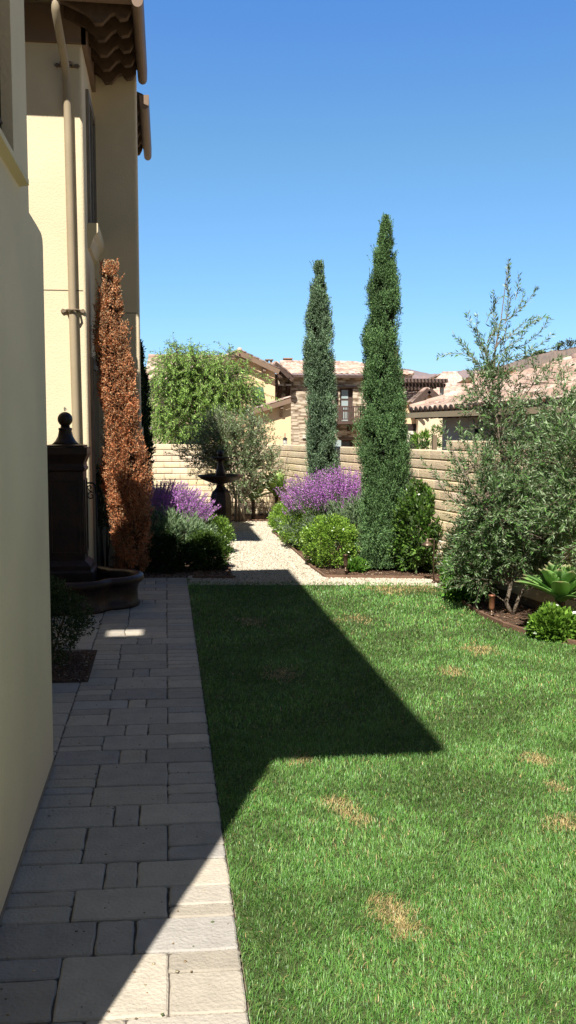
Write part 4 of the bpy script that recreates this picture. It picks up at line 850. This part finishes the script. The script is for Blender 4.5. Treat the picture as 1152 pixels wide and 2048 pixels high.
# porch gable at its left
gy = SY - .5
m = MB(); m.box(s(548, 0)[0], x0 - .003, SY + .5, SY + 5, -.02, s(0, 742)[2]); m.build('wall', M['ledge'], sh, label='recessed stone wall under the small gable')
A_, B_, C_ = s(553, 723, -.8), s(585, 752, -.8), s(543, 742, -.8)
tile_roof(sh, B_, B_ + np.array([0, 3.5, 0]), A_, A_ + np.array([0, 3.5, 0]), tw_=.33); tile_roof(sh, C_, C_ + np.array([0, 3.5, 0]), A_, A_ + np.array([0, 3.5, 0]), tw_=.33)
m = MB(); dz = np.array([0, -.02, -.22]); m.obox(A_ + dz, B_ + dz, .18, .24); m.obox(A_ + dz, C_ + dz, .18, .24); m.obox(s(555, 734, -.9), s(578, 756, -.9), .12, .12)
m.obox(s(548, 752, -.7), s(582, 752, -.7), .14, .16); m.box(s(550, 0)[0], s(552, 0)[0], SY - .7, SY - .55, s(0, 800)[2], s(0, 742)[2]); m.build('bargeboard', M['darkwood'], sh)
for a in (561, 577):
    m = MB(); xx = s(a, 0)[0]; m.prism([(SY + .49, s(0, 768)[2]), (SY - .1, s(0, 768)[2]), (SY - .1, s(0, 772)[2]), (SY + .1, s(0, 775)[2]), (SY + .49, s(0, 790)[2])], 0, xx - .09, xx + .09); m.build('corbel', M['darkwood'], sh)
    m = MB(); m.box(xx - .15, xx + .15, SY - .15, SY + .49, s(0, 768)[2] + .002, s(0, 765)[2]); m.build('corbel_cap', M['pale'], sh)
# ---- tan gabled house left of it
TY = 50.0; tq = lambda a, b_, dy=0.: at(a, b_, TY + dy)
th_ = thing('tan_house', 'tan stucco gabled house with small awning window behind the pepper tree', 'house', (tq(450, 800)[0], TY, 0))
def gable(m, L_, ap, R_, y0, y1, bot=-.02):
    m.prism([(L_[0], bot), (R_[0], bot), (R_[0], R_[2]), (ap[0], ap[2]), (L_[0], L_[2])], 1, y0, y1)
L_, ap, R_ = tq(400, 742), tq(478, 706), tq(550, 742)
m = MB(); gable(m, L_, ap, R_, TY, TY + 10); m.build('wall', M['tan'], th_)
up = np.array([0, 0, .12]); yo = np.array([0, -.5, 0]); bk = np.array([0, 10, 0])
Re = tq(556, 743); Le = tq(385, 748)
tile_roof(th_, Re + up + yo, Re + up + bk, ap + up + yo, ap + up + bk, tw_=.33); tile_roof(th_, Le + up + yo, Le + up + bk, ap + up + yo, ap + up + bk, tw_=.33)
m = MB(); dd = np.array([0, -.53, -.06]); m.obox(ap + dd, Re + dd, .1, .26); m.obox(ap + dd, Le + dd, .1, .26)
for a, b_ in ((487, 716), (527, 735)): p_ = tq(a, b_); m.obox(p_ + np.array([0, -.5, -.12]), p_ + np.array([0, -.003, -.12]), .16, .22); m.obox(p_ + np.array([0, -.4, -.2]), p_ + np.array([0, -.003, -.55]), .12, .12)
m.build('bargeboard', M['gutter'], th_); ridge(th_, ap + up + yo, ap + up + bk, .13)
wx0, wx1, wz0, wz1 = tq(505, 0)[0], tq(517, 0)[0], tq(0, 806)[2], tq(0, 778)[2]
m = MB(); m.box(wx0, wx1, TY - .02, TY + .1, wz0, wz1); w_ = m.build('window', M['glass'], th_)
m = MB(); m.box(wx0 - .06, wx0, TY - .05, TY - .002, wz0, wz1); m.box(wx1, wx1 + .06, TY - .05, TY - .002, wz0, wz1); m.box(wx0 - .06, wx1 + .06, TY - .05, TY - .002, wz0 - .07, wz0 - .001); m.build('frame', M['darkwood'], w_)
m = MB(); m.prism([(TY - .003, wz1 + .18), (TY - .003, wz1 - .02), (TY - .7, wz1 - .45), (TY - .72, wz1 - .35)], 0, wx0 - .2, wx1 + .2); m.build('awning', mat('green_canvas', (.05, .11, .07), .9), w_)
# lean-to on the right of it
p0, p1 = tq(498, 826, -2), tq(580, 799, -2)
m = MB(); m.prism([(p0[0], -.02), (p1[0] + .05, -.02), (p1[0] + .05, p1[2] - .15), (p0[0], p0[2] - .15)], 1, TY - 2, TY - .003); m.build('wall', M['tan'], th_)
tile_roof(th_, p0 + np.array([0, -.4, .1]), p0 + np.array([0, 2, .1]), p1 + np.array([0, -.4, .1]), p1 + np.array([0, 2, .1]), tw_=.33)
m = MB(); m.obox(p0 + np.array([-.3, -.42, -.10]), p1 + np.array([0, -.42, -.06]), .1, .24); pp_ = tq(562, 814, -2); m.obox(pp_ + np.array([0, -.4, .0]), pp_ + np.array([0, -.003, 0]), .15, .2); m.obox(pp_ + np.array([0, -.3, -.1]), pp_ + np.array([0, -.003, -.5]), .12, .12); m.build('bargeboard', M['gutter'], th_)
# left wing roof
e0, e1 = tq(286, 765, 1), tq(440, 765, 1); r0, r1 = tq(297, 714, 5), tq(470, 716, 5)
tile_roof(th_, e0, e1, r0, r1, tw_=.33); ridge(th_, r0 + np.array([0, 0, .05]), r1 + np.array([0, 0, .05]), .12)
m = MB(); m.box(tq(292, 0, 1)[0], tq(400, 0, 1)[0] - .01, TY + 1.6, TY + 9, -.02, e0[2] - .02); m.build('wall', M['tan2'], th_)
m = MB()
for a in (533, 541): xx = tq(a, 0, 4)[0]; m.tube([(xx, TY + 4, tq(0, 740)[2]), (xx, TY + 4, tq(0, 716, 4)[2])], .07, 8); m.tube([(xx, TY + 4, tq(0, 716, 4)[2]), (xx, TY + 4, tq(0, 713, 4)[2])], .13, 8)
m.build('vent_pipe', M['gutter'], th_)
# small garden lamp standing behind the far wall
gl = thing('garden_lantern', 'small white lantern showing just above the block wall in front of the tan wall', 'lantern', (at(570, 0, 27)[0], 27, 0))
p_ = at(570, 884, 27); m = MB(); m.tube([(p_[0], 27, 0), (p_[0], 27, p_[2] - .1)], .03, 8); m.build('post', M['iron'], gl)
m = MB(); m.lathe([(.05, -.1), (.06, -.09), (.06, .07), (.05, .08)], p_, 8, smooth=False); m.build('lamp_glass', M['pale'], gl); m = MB(); m.lathe([(.09, .082), (.03, .13), (.012, .14), (.010, .26)], p_, 8); m.build('cap', M['iron'], gl)
# ---- middle house: pergola, truss, parapet (right of the stone house)
PYm = 47.0; pq = lambda a, b_, dy=0.: at(a, b_, PYm + dy)
ph = thing('pergola_house', 'tan house with dark timber pergola on its terrace between stone house and white villa', 'house', (pq(850, 800)[0], PYm, 0))
m = MB(); m.box(pq(808, 0)[0], pq(852, 0)[0], PYm, PYm + .3, -.02, pq(0, 810)[2]); m.box(pq(812, 0)[0], pq(905, 0)[0], PYm + 3, PYm + 7, -.02, pq(0, 778)[2]); m.build('wall', M['tan'], ph)
m = MB(); m.box(pq(807, 0)[0], pq(853, 0)[0], PYm - .08, PYm + .36, pq(0, 810)[2] + .002, pq(0, 807)[2]); m.build('coping', M['chim'], ph)
m = MB(); m.box(pq(814, 0)[0], pq(849, 0)[0], PYm - .02, PYm - .003, .5, pq(0, 847)[2]); m.build('opening_shade', M['inner_shade'], ph)  # flat panel on the wall, the shade inside painted as its dark colour
m = MB(); a_, b_, c_ = pq(823, 0)[0], pq(829, 0)[0], pq(848, 0)[0]; z9, z8 = pq(0, 862)[2], pq(0, 869)[2]; m.box(a_, b_, PYm - .1, PYm - .021, 0, z9); m.box(b_ , c_, PYm - .1, PYm - .022, z8, z9 ); m.build('door_surround', M['white_st'], ph)
m = MB(); za_, zb2 = pq(0, 764)[2], pq(0, 772)[2]
m.obox((pq(813, 0)[0], PYm + .2, za_ - .02), (pq(904, 0)[0], PYm + .2, za_ - .02), .12, .2); m.obox((pq(813, 0)[0], PYm + 1.8, za_ - .02), (pq(904, 0)[0], PYm + 1.8, za_ - .02), .12, .2)
per = m.build('pergola_beams', M['darkwood'], ph)
for a in np.linspace(815, 901, 13):
    xx = pq(a, 0)[0]; m = MB(); m.prism([(PYm - .5, za_ + .10), (PYm - .35, za_ + .30), (PYm + 2.4, za_ + .30), (PYm + 2.4, za_ + .10)], 0, xx - .05, xx + .05); m.build('pergola_rafter', M['darkwood'], ph)
m = MB()
for a in np.linspace(815, 860, 7): xx = pq(a, 0)[0]; m.box(xx - .05, xx + .05, PYm - .3, PYm - .06, zb2 - .1, zb2 + .08)
m.box(pq(813, 0)[0], pq(862, 0)[0], PYm - .06, PYm + .05, zb2 - .14, zb2 - .02); m.build('pergola_lower_beam', M['darkwood'], ph)
for a in (813, 858, 900): xx = pq(a, 0)[0]; m = MB(); m.box(xx - .09, xx + .09, PYm + .35, PYm + .5, pq(0, 806)[2], za_ - .1); m.build('pergola_post', M['darkwood'] if a < 890 else M['pale'], ph)
apx, lx, rx = pq(857, 776, -1), pq(826, 806, -1), pq(884, 800, -1)
tile_roof(ph, rx, rx + np.array([0, 6, 0]), apx, apx + np.array([0, 6, 0])); tile_roof(ph, lx, lx + np.array([0, 6, 0]), apx, apx + np.array([0, 6, 0]))
m = MB(); dd = np.array([0, -.08, -.12]); m.obox(apx + dd, lx + dd, .14, .3); m.obox(apx + dd, rx + dd, .14, .3)
for k_ in (.2, .45, .7): e_ = apx + (lx - apx) * k_ + dd; m.obox(e_ + np.array([0, 0, -.2]), e_ + np.array([.3, 0, -.5]), .12, .12)
m.build('bargeboard', M['darkwood'], ph)
m = MB(); m.prism([(lx[0] + .4, -.02), (rx[0] - .3, -.02), (rx[0] - .3, rx[2] - .3), (apx[0], apx[2] - .4), (lx[0] + .4, lx[2] - .1)], 1, PYm - .6, PYm - .2); m.build('gable_wall', M['tan2'], ph)
# ---- white villa on the right
vill = thing('white_villa', 'off white villa with clay barrel tile roof directly behind the right block wall', 'house', (at(848, 860, 20)[0], 20, 0))
dirv = np.array([.1205, -1, 0]); nrv = np.array([1, .1205, 0]) / 1.0073
V0 = at(820, 828, 20.0); EZv = V0[2]
def vp(along, out, z_): p = V0 + dirv * along + nrv * out; return np.array([p[0], p[1], z_])
zrv = at(1152, 725, 20.8)[2]; al = 11.0
oh = .55
m = MB(); cs_ = [vp(.5, oh, 0), vp(al, oh, 0), vp(al, 8 - oh, 0), vp(.5, 8 - oh, 0)]
vs = [(p[0], p[1], -.02) for p in cs_] + [(p[0], p[1], EZv + .05) for p in cs_]
m.add(vs, [(0,3,2,1),(4,5,6,7),(0,1,5,4),(1,2,6,5),(2,3,7,6),(3,0,4,7)])
g0, g1, ga = vp(.5, oh, EZv + .05), vp(.5, 8 - oh, EZv + .05), vp(.5, 4, zrv - .1); b0_, b1_, ba_ = vp(.8, oh, EZv + .05), vp(.8, 8 - oh, EZv + .05), vp(.8, 4, zrv - .1)
m.add([g0, g1, ga, b0_, b1_, ba_], [(0, 1, 2), (3, 5, 4), (0, 2, 5, 3), (1, 4, 5, 2)])
m.build('wall', M['white_st'], vill)
PINK = [(.50, .34, .27), (.58, .43, .35), (.42, .28, .225), (.64, .51, .43), (.52, .38, .30)]
tile_roof(vill, vp(0, 0, EZv + .06), vp(al, 0, EZv + .06), vp(0, 4, zrv), vp(al, 4, zrv), tw_=.26, tl=.36, h=.075, cols=PINK)
tile_roof(vill, vp(0, 8, EZv + .06), vp(al, 8, EZv + .06), vp(0, 4, zrv), vp(al, 4, zrv), tw_=.26, tl=.36, h=.075, cols=PINK)
ridge(vill, vp(0, 4, zrv + .06), vp(al, 4, zrv + .06), .12); ridge(vill, vp(0.05, 0, EZv + .12), vp(0.05, 4, zrv + .06), .09)
# solid plugs at the eave tile mouths, their inner shade painted dark
m = MB()
for i in range(int(al / .26)):
    p_ = vp(.13 + i * .26 * 1.0, -.03, EZv + .085); m.tube([p_, p_ + nrv * .1], [.075, .07], 8)
m.build('eave_tile_shade', M['inner_shade'], vill)
m = MB(); a_, b_ = vp(-.05, -.06, EZv - .035), vp(al, -.06, EZv - .035); m.obox(a_, b_, .12, .11); m.build('gutter', M['pipe'], vill)
m = MB()
for i in np.arange(.3, al, .42): m.obox(vp(i, 0, EZv - .06), vp(i, oh + .1, EZv + .02), .08, .12)
m.obox(vp(.45, oh - .07, EZv - .0), vp(al, oh - .07, EZv - .0), .06, .1)
m.build('rafters', M['brown_wood'], vill)
p_ = vp(2.3, oh - .06, 0); zc = at(887, 870, p_[1])[2]; m = MB(); m.lathe([(.045, -.12), (.05, -.1), (.05, .1), (.045, .12)], (p_[0], p_[1], zc), 10); m.box(p_[0], p_[0] + .06, p_[1] - .02, p_[1] + .02, zc - .02, zc + .02); m.build('wall_lamp', M['iron'], vill)
# ---- roofs of the houses further back
def back_house(label, Y, eL, eR, py_e, rL, rR, py_r, dep=5., wallm='tan2', cols=TCOL):
    b0 = at(eL, py_e, Y); b1 = at(eR, py_e, Y); c0 = at(rL, py_r, Y + dep); c1 = at(rR, py_r, Y + dep)
    t = thing('distant_house', label, 'house', ((b0[0] + b1[0]) / 2, Y, 0)); tile_roof(t, b0, b1, c0, c1, cols=cols, tw_=.4, tl=.5, h=.08)
    tile_roof(t, b0 + np.array([0, 2 * dep, 0]), b1 + np.array([0, 2 * dep, 0]), c0, c1, cols=cols, tw_=.4, tl=.5, h=.08)
    ridge(t, c0 + np.array([0, 0, .05]), c1 + np.array([0, 0, .05]), .14)
    m = MB(); m.box(b0[0] + .3, b1[0] - .3, Y + .4, Y + 2 * dep - .4, -.02, b0[2] - .03); m.build('wall', M[wallm], t)
    m = MB(); m.box(b0[0], b1[0], Y - .05, Y + .05, b0[2] - .2, b0[2] - .01); m.build('fascia', M['gutter'], t)
    return t
back_house('distant tiled roof just right of the pergola', 58, 862, 960, 800, 868, 960, 772)
back_house('most distant pale tiled roof with low hip right of the stone house', 78, 850, 945, 775, 885, 915, 747, cols=[(.55, .42, .36), (.60, .48, .42)])
bh = back_house('distant tiled roof behind the olive sprigs carrying a yellow chimney cupola', 62, 935, 1075, 790, 950, 1060, 748)
p_ = at(1026, 0, 66); z0_, z1_ = at(0, 752, 66)[2], at(0, 737, 66)[2]; m = MB(); m.box(p_[0] - .38, p_[0] + .38, 65.6, 66.4, z0_ - 1, z1_); m.build('cupola', M['tan'], bh); m = MB(); m.box(p_[0] - .55, p_[0] + .55, 65.4, 66.6, z1_ + .002, z1_ + .14); m.build('cupola_cap', M['chim'], bh)
m = MB()
for a in (908, 911): xx = at(a, 0, 80)[0]; m.tube([(xx, 84, at(0, 755, 80)[2]), (xx, 84, at(0, 741, 80)[2])], .08, 6)
vt = m.build('vent_pipe', M['pale'], [o for o in bpy.data.objects if o.name == 'distant_house.001'][0])
# plants behind the wall at the villa
shrub('shrub', 'bright leafy plant above the wall in front of the villa corner', (at(843, 880, 16.5)[0], 16.5), (.11, .11, .16), 14, 24, .06, .10, .03, [(.18, .30, .05), (.13, .24, .04)], 'leaf', cz=at(0, 882, 16.5)[2] - .05, stems=3)
shrub('shrub', 'green shrub above the wall beside the wooden post', (at(862, 880, 16)[0], 16), (.16, .12, .14), 12, 24, .06, .06, .02, [(.10, .18, .05)], 'leaf', cz=at(0, 886, 16)[2] - .05, stems=3)
wp = thing('wooden_post', 'weathered wooden post with a clump of leaves behind the wall step', 'post', (at(869, 0, 15)[0], 15, 0)); p_ = at(869, 870, 15); m = MB(); m.box(p_[0] - .035, p_[0] + .035, 14.96, 15.04, 0, p_[2]); m.build('post', M['bracket'], wp)
P, A, idx = clumps((p_[0] + .03, 15, p_[2] + .03), (.05, .05, .08), 10, .05, 12, .6, -1); leaf_mesh('leaf_tuft', P, A, .07, .02, tints(len(P), [(.14, .22, .06)]), M['leaf'], wp)
# ------------------------------------------------------------------ hills
def hill(name, Y, pts, zback, seed, m_):
    rs2 = np.random.RandomState(seed); px = np.array([p[0] for p in pts], float); py = np.array([p[1] for p in pts], float)
    a = np.linspace(px[0], px[-1], 260); b_ = np.interp(a, px, py); b_ = b_ + np.convolve(rs2.normal(size=len(a)) * 1.2, np.ones(4) / 4, 'same')
    rows_ = []; fr = [(.45, 0), (.6, .25), (.75, .55), (.88, .83), (1, 1), (1.2, .9), (1.6, 0)]
    for f, hh in fr:
        V = []
        for aa, bb in zip(a, b_):
            top = at(aa, bb, Y); k_ = f; z_ = top[2] * hh + (1 - hh) * -3 + rs2.normal() * .012 * Y * (0 < hh < .95) * .25
            V.append((top[0] * k_, Y * k_, z_))
        rows_.append(V)
    V = np.array(rows_).reshape(-1, 3); n = len(a); i = np.arange(n - 1)
    Fc = np.concatenate([np.stack([j * n + i, j * n + i + 1, (j + 1) * n + i + 1, (j + 1) * n + i], 1) for j in range(len(fr) - 1)])
    o = mesh_np(name, V, [Fc], m_, None, smooth=True); tag(o, kind='structure'); return o
hm2 = mat('far_hillside', (.30, .22, .21), .95, .2, .015, detail=12, second=(.22, .18, .185))
hill('hills', 900, [(-400, 770), (400, 752), (700, 742), (790, 736), (830, 741), (862, 749), (900, 744), (945, 739), (1000, 735), (1300, 735)], 0, 3, hm2)
hill('hills', 420, [(860, 800), (900, 775), (940, 752), (980, 737), (1020, 726), (1060, 712), (1100, 702), (1152, 694), (1300, 680), (1700, 690)], 0, 5, M['hill'])
for i, (a, b_, r_) in enumerate([(1142, 697, 4.2), (1082, 713, 2.2), (1055, 722, 1.8), (1110, 712, 2.0), (1095, 722, 1.4), (1065, 718, 1.2)]):
    p_ = at(a, b_, 415)
    lab = ['dark round oak on the hill crest at the right edge of the view', 'second dark bush along the hill crest, left of the oak', 'dark bush low on the hillside, leftmost of the hill bushes', 'dark bush just below the crest near the oak', 'small dark bush halfway down the hillside', 'tiny dark bush left of centre on the hillside'][i]
    t = thing('hill_bush', lab, 'bush', (p_[0], 415, p_[2]), 'bushes dotted over the hill')
    P, A, idx = clumps(p_, (r_ * 1.6, r_, r_ * .8), 30, r_ * .35, 25, .2, -1); leaf_mesh('foliage', P, A, .9, .6, tints(len(P), [(.05, .065, .035), (.07, .085, .045)]), M['leaf'], t)
# ------------------------------------------------------------------ grass, gravel stones and mulch chips
def grass():
    Vs = []; F4 = []; F3 = []; Cs = []; base = 0
    patches = [tuple(gr(a, b_)[:2]) + (r_,) for a, b_, r_ in [(690, 1622, .11), (672, 1608, .09), (720, 1640, .09), (785, 1830, .12), (770, 1810, .08), (815, 1855, .10), (1130, 1650, .11), (1110, 1575, .08), (780, 1180, .30), (840, 1178, .26), (710, 1238, .22), (560, 1350, .2), (1075, 1520, .10), (600, 1520, .10), (500, 1245, .2), (960, 1300, .2), (905, 1345, .14)]]
    for (y0, y1, dens, wd, ht) in ((2.6, 4.6, 21000, .0032, .030), (4.6, 6.6, 13500, .0037, .031), (6.6, 9.2, 6500, .0052, .033), (9.2, 13.6, 3000, .0078, .036)):
        A_ = 6.6 * (y1 - y0) ; n = int(A_ * dens * .62)
        x = .275 + rs.rand(n) * 6.6; yy = y0 + rs.rand(n) * (y1 - y0)
        ok = (inpoly(x, yy, lawn_poly) | ((x < .32) & (x > .285))) & (x < .52 * yy + 1.9); x, yy = x[ok], yy[ok]
        # clumped structure
        nz = np.sin(x * 3.1 + 1.7 * np.sin(yy * 2.3)) * np.sin(yy * 2.7 + 1.3 * np.sin(x * 1.9)); n2 = np.sin(x * 11 + 2 * np.sin(yy * 7)) * np.sin(yy * 13 + 2 * np.sin(x * 9))
        n = len(x); P = np.stack([x, yy, np.full(n, -.004)], 1)
        az = rs.rand(n) * 6.283; az = np.where(rs.rand(n) < .35, nz * 2 + n2 + rs.normal(size=n) * .6, az); lean = np.clip(.25 + .75 * rs.rand(n) + .12 * n2, .05, 1.2)
        h = ht * (.55 + .75 * rs.rand(n)) * (1 + .15 * nz)
        dead = np.zeros(n)
        for (cx_, cy_, r_) in patches:
            d_ = np.hypot((x - cx_), (yy - cy_) * .8) / r_; dead = np.maximum(dead, np.clip(1.35 - d_ + .25 * n2, 0, 1) * .9)
        dead = np.maximum(dead, .022 + .04 * (nz > .5)); isd = rs.rand(n) < dead
        lean = np.where(isd, lean + .5, lean); h = np.where(isd, h * .8, h)
        d = np.stack([np.cos(az), np.sin(az), np.zeros(n)], 1); sdv = np.stack([-np.sin(az), np.cos(az), np.zeros(n)], 1); w2 = wd * (.6 + .7 * rs.rand(n))[:, None] * .5
        tw_ = rs.normal(size=(n, 1)) * .4; sdv = unit(sdv + d * tw_)
        m1 = P + d * (lean * h * .35)[:, None] + np.array([0, 0, 1]) * (h * .6)[:, None]; tp = P + d * (lean * h * 1.15)[:, None] + np.array([0, 0, 1]) * (h * (1 - .35 * np.minimum(lean, 1)))[:, None]
        V = np.stack([P - sdv * w2, P + sdv * w2, m1 + sdv * w2 * .85, m1 - sdv * w2 * .85, tp], 1).reshape(-1, 3)
        g_ = tints(n, [(.110, .265, .045), (.080, .215, .035), (.160, .33, .065), (.15, .30, .09), (.24, .37, .11)], [.3, .25, .2, .15, .1], .14) * (1 + .14 * nz + .08 * n2)[:, None]
        dc = tints(n, [(.52, .40, .17), (.42, .31, .13), (.60, .48, .24), (.33, .27, .10)], None, .12); col = np.where(isd[:, None], dc, g_)
        i0 = base + np.arange(n) * 5; F4.append(np.stack([i0, i0 + 1, i0 + 2, i0 + 3], 1)); F3.append(np.stack([i0 + 3, i0 + 2, i0 + 4], 1)); base += 5 * n
        Vs.append(V); Cs.append(np.repeat(np.clip(col, .005, 1), 5, 0))
    o = mesh_np('grass', np.concatenate(Vs), [np.concatenate(F4), np.concatenate(F3)], M['grass'], None, np.concatenate(Cs)); tag(o, 'green lawn grass with a few straw coloured dry patches', 'grass', kind='stuff')
grass()
OCT = np.array([(1, 0, 0), (0, 1, 0), (-1, 0, 0), (0, -1, 0), (0, 0, 1), (0, 0, -1)], float); OF = np.array([(0, 1, 4), (1, 2, 4), (2, 3, 4), (3, 0, 4), (1, 0, 5), (2, 1, 5), (3, 2, 5), (0, 3, 5)])
def scatter(name, label, cat, poly, n, r0, r1, flat_, cols, m_, z0=0., excl=None, probs=None):
    pa = np.array(poly); lo, hi = pa.min(0), pa.max(0); x = lo[0] + rs.rand(n) * (hi[0] - lo[0]); y_ = lo[1] + rs.rand(n) * (hi[1] - lo[1]); ok = inpoly(x, y_, poly)
    if excl is not None:
        for e_ in excl: ok &= ~inpoly(x, y_, e_)
    x, y_ = x[ok], y_[ok]; n = len(x); r_ = (r0 + (r1 - r0) * rs.rand(n, 1, 1)); V = OCT[None] * r_ * (.6 + .8 * rs.rand(n, 6, 1)) * np.array([1, 1, flat_]); a = rs.rand(n) * 6.283
    c_, s_ = np.cos(a)[:, None], np.sin(a)[:, None]; V = np.stack([V[..., 0] * c_ - V[..., 1] * s_, V[..., 0] * s_ + V[..., 1] * c_, V[..., 2]], -1); V += np.stack([x, y_, np.full(n, z0)], 1)[:, None] + np.array([0, 0, 1]) * r_ * flat_ * .4
    Fc = (OF[None] + np.arange(n)[:, None, None] * 6).reshape(-1, 3); o = mesh_np(name, V.reshape(-1, 3), [Fc], m_, None, np.repeat(tints(n, cols, probs, .12), 6, 0)); tag(o, label, cat, kind='stuff'); return o
scatter('gravel_stones', 'cream gravel stones covering the path to the tiered fountain', 'gravel', grav_poly, 110000, .009, .02, .7, [(.52, .46, .355), (.43, .37, .28), (.60, .55, .45), (.29, .24, .18)], M['pebble'], -.004, probs=[.4, .25, .25, .1])
bedp = [tuple(map(float, p)) for p in [(1.6, 13.5)] + [gr(862, 1156)[:2]] + lawn_edge_r[2:9] + [(8, 9), (6, 13), (3.2, 23.5), (2.5, 20)]]
scatter('mulch_chips', 'brown bark mulch chips scattered over the right bed', 'mulch', bedp, 30000, .008, .026, .35, [(.14, .08, .05), (.22, .13, .08), (.09, .05, .03), (.36, .26, .19)], M['chips'], -.008, probs=[.4, .3, .2, .1])
scatter('mulch_chips', 'brown bark mulch chips scattered over the left bed by the paving end', 'mulch', [(-1.0, 13.9), (.95, 13.6), (1.0, 16), (-1.0, 16)], 9000, .008, .024, .35, [(.12, .07, .045), (.20, .12, .08), (.32, .24, .18)], M['chips'], -.008)
scatter('mulch_chips', 'dark mulch chips in the shaded soil pocket by the near wall', 'mulch', [(-1.9, 8.14), (-.72, 8.12), (-.73, 9.25), (-1.9, 9.28)], 5000, .006, .02, .35, [(.10, .06, .04), (.16, .10, .07), (.4, .35, .3)], M['chips'], .008, probs=[.5, .45, .05])
scatter('leaf_litter', 'tiny dry leaves and grit scattered on the paved path', 'litter', [(-.75, 2.3), (.28, 2.3), (.28, 13.5), (-.75, 13.5)], 420, .003, .009, .25, [(.30, .20, .10), (.16, .12, .08), (.45, .38, .25), (.12, .16, .06)], M['chips'], .004)
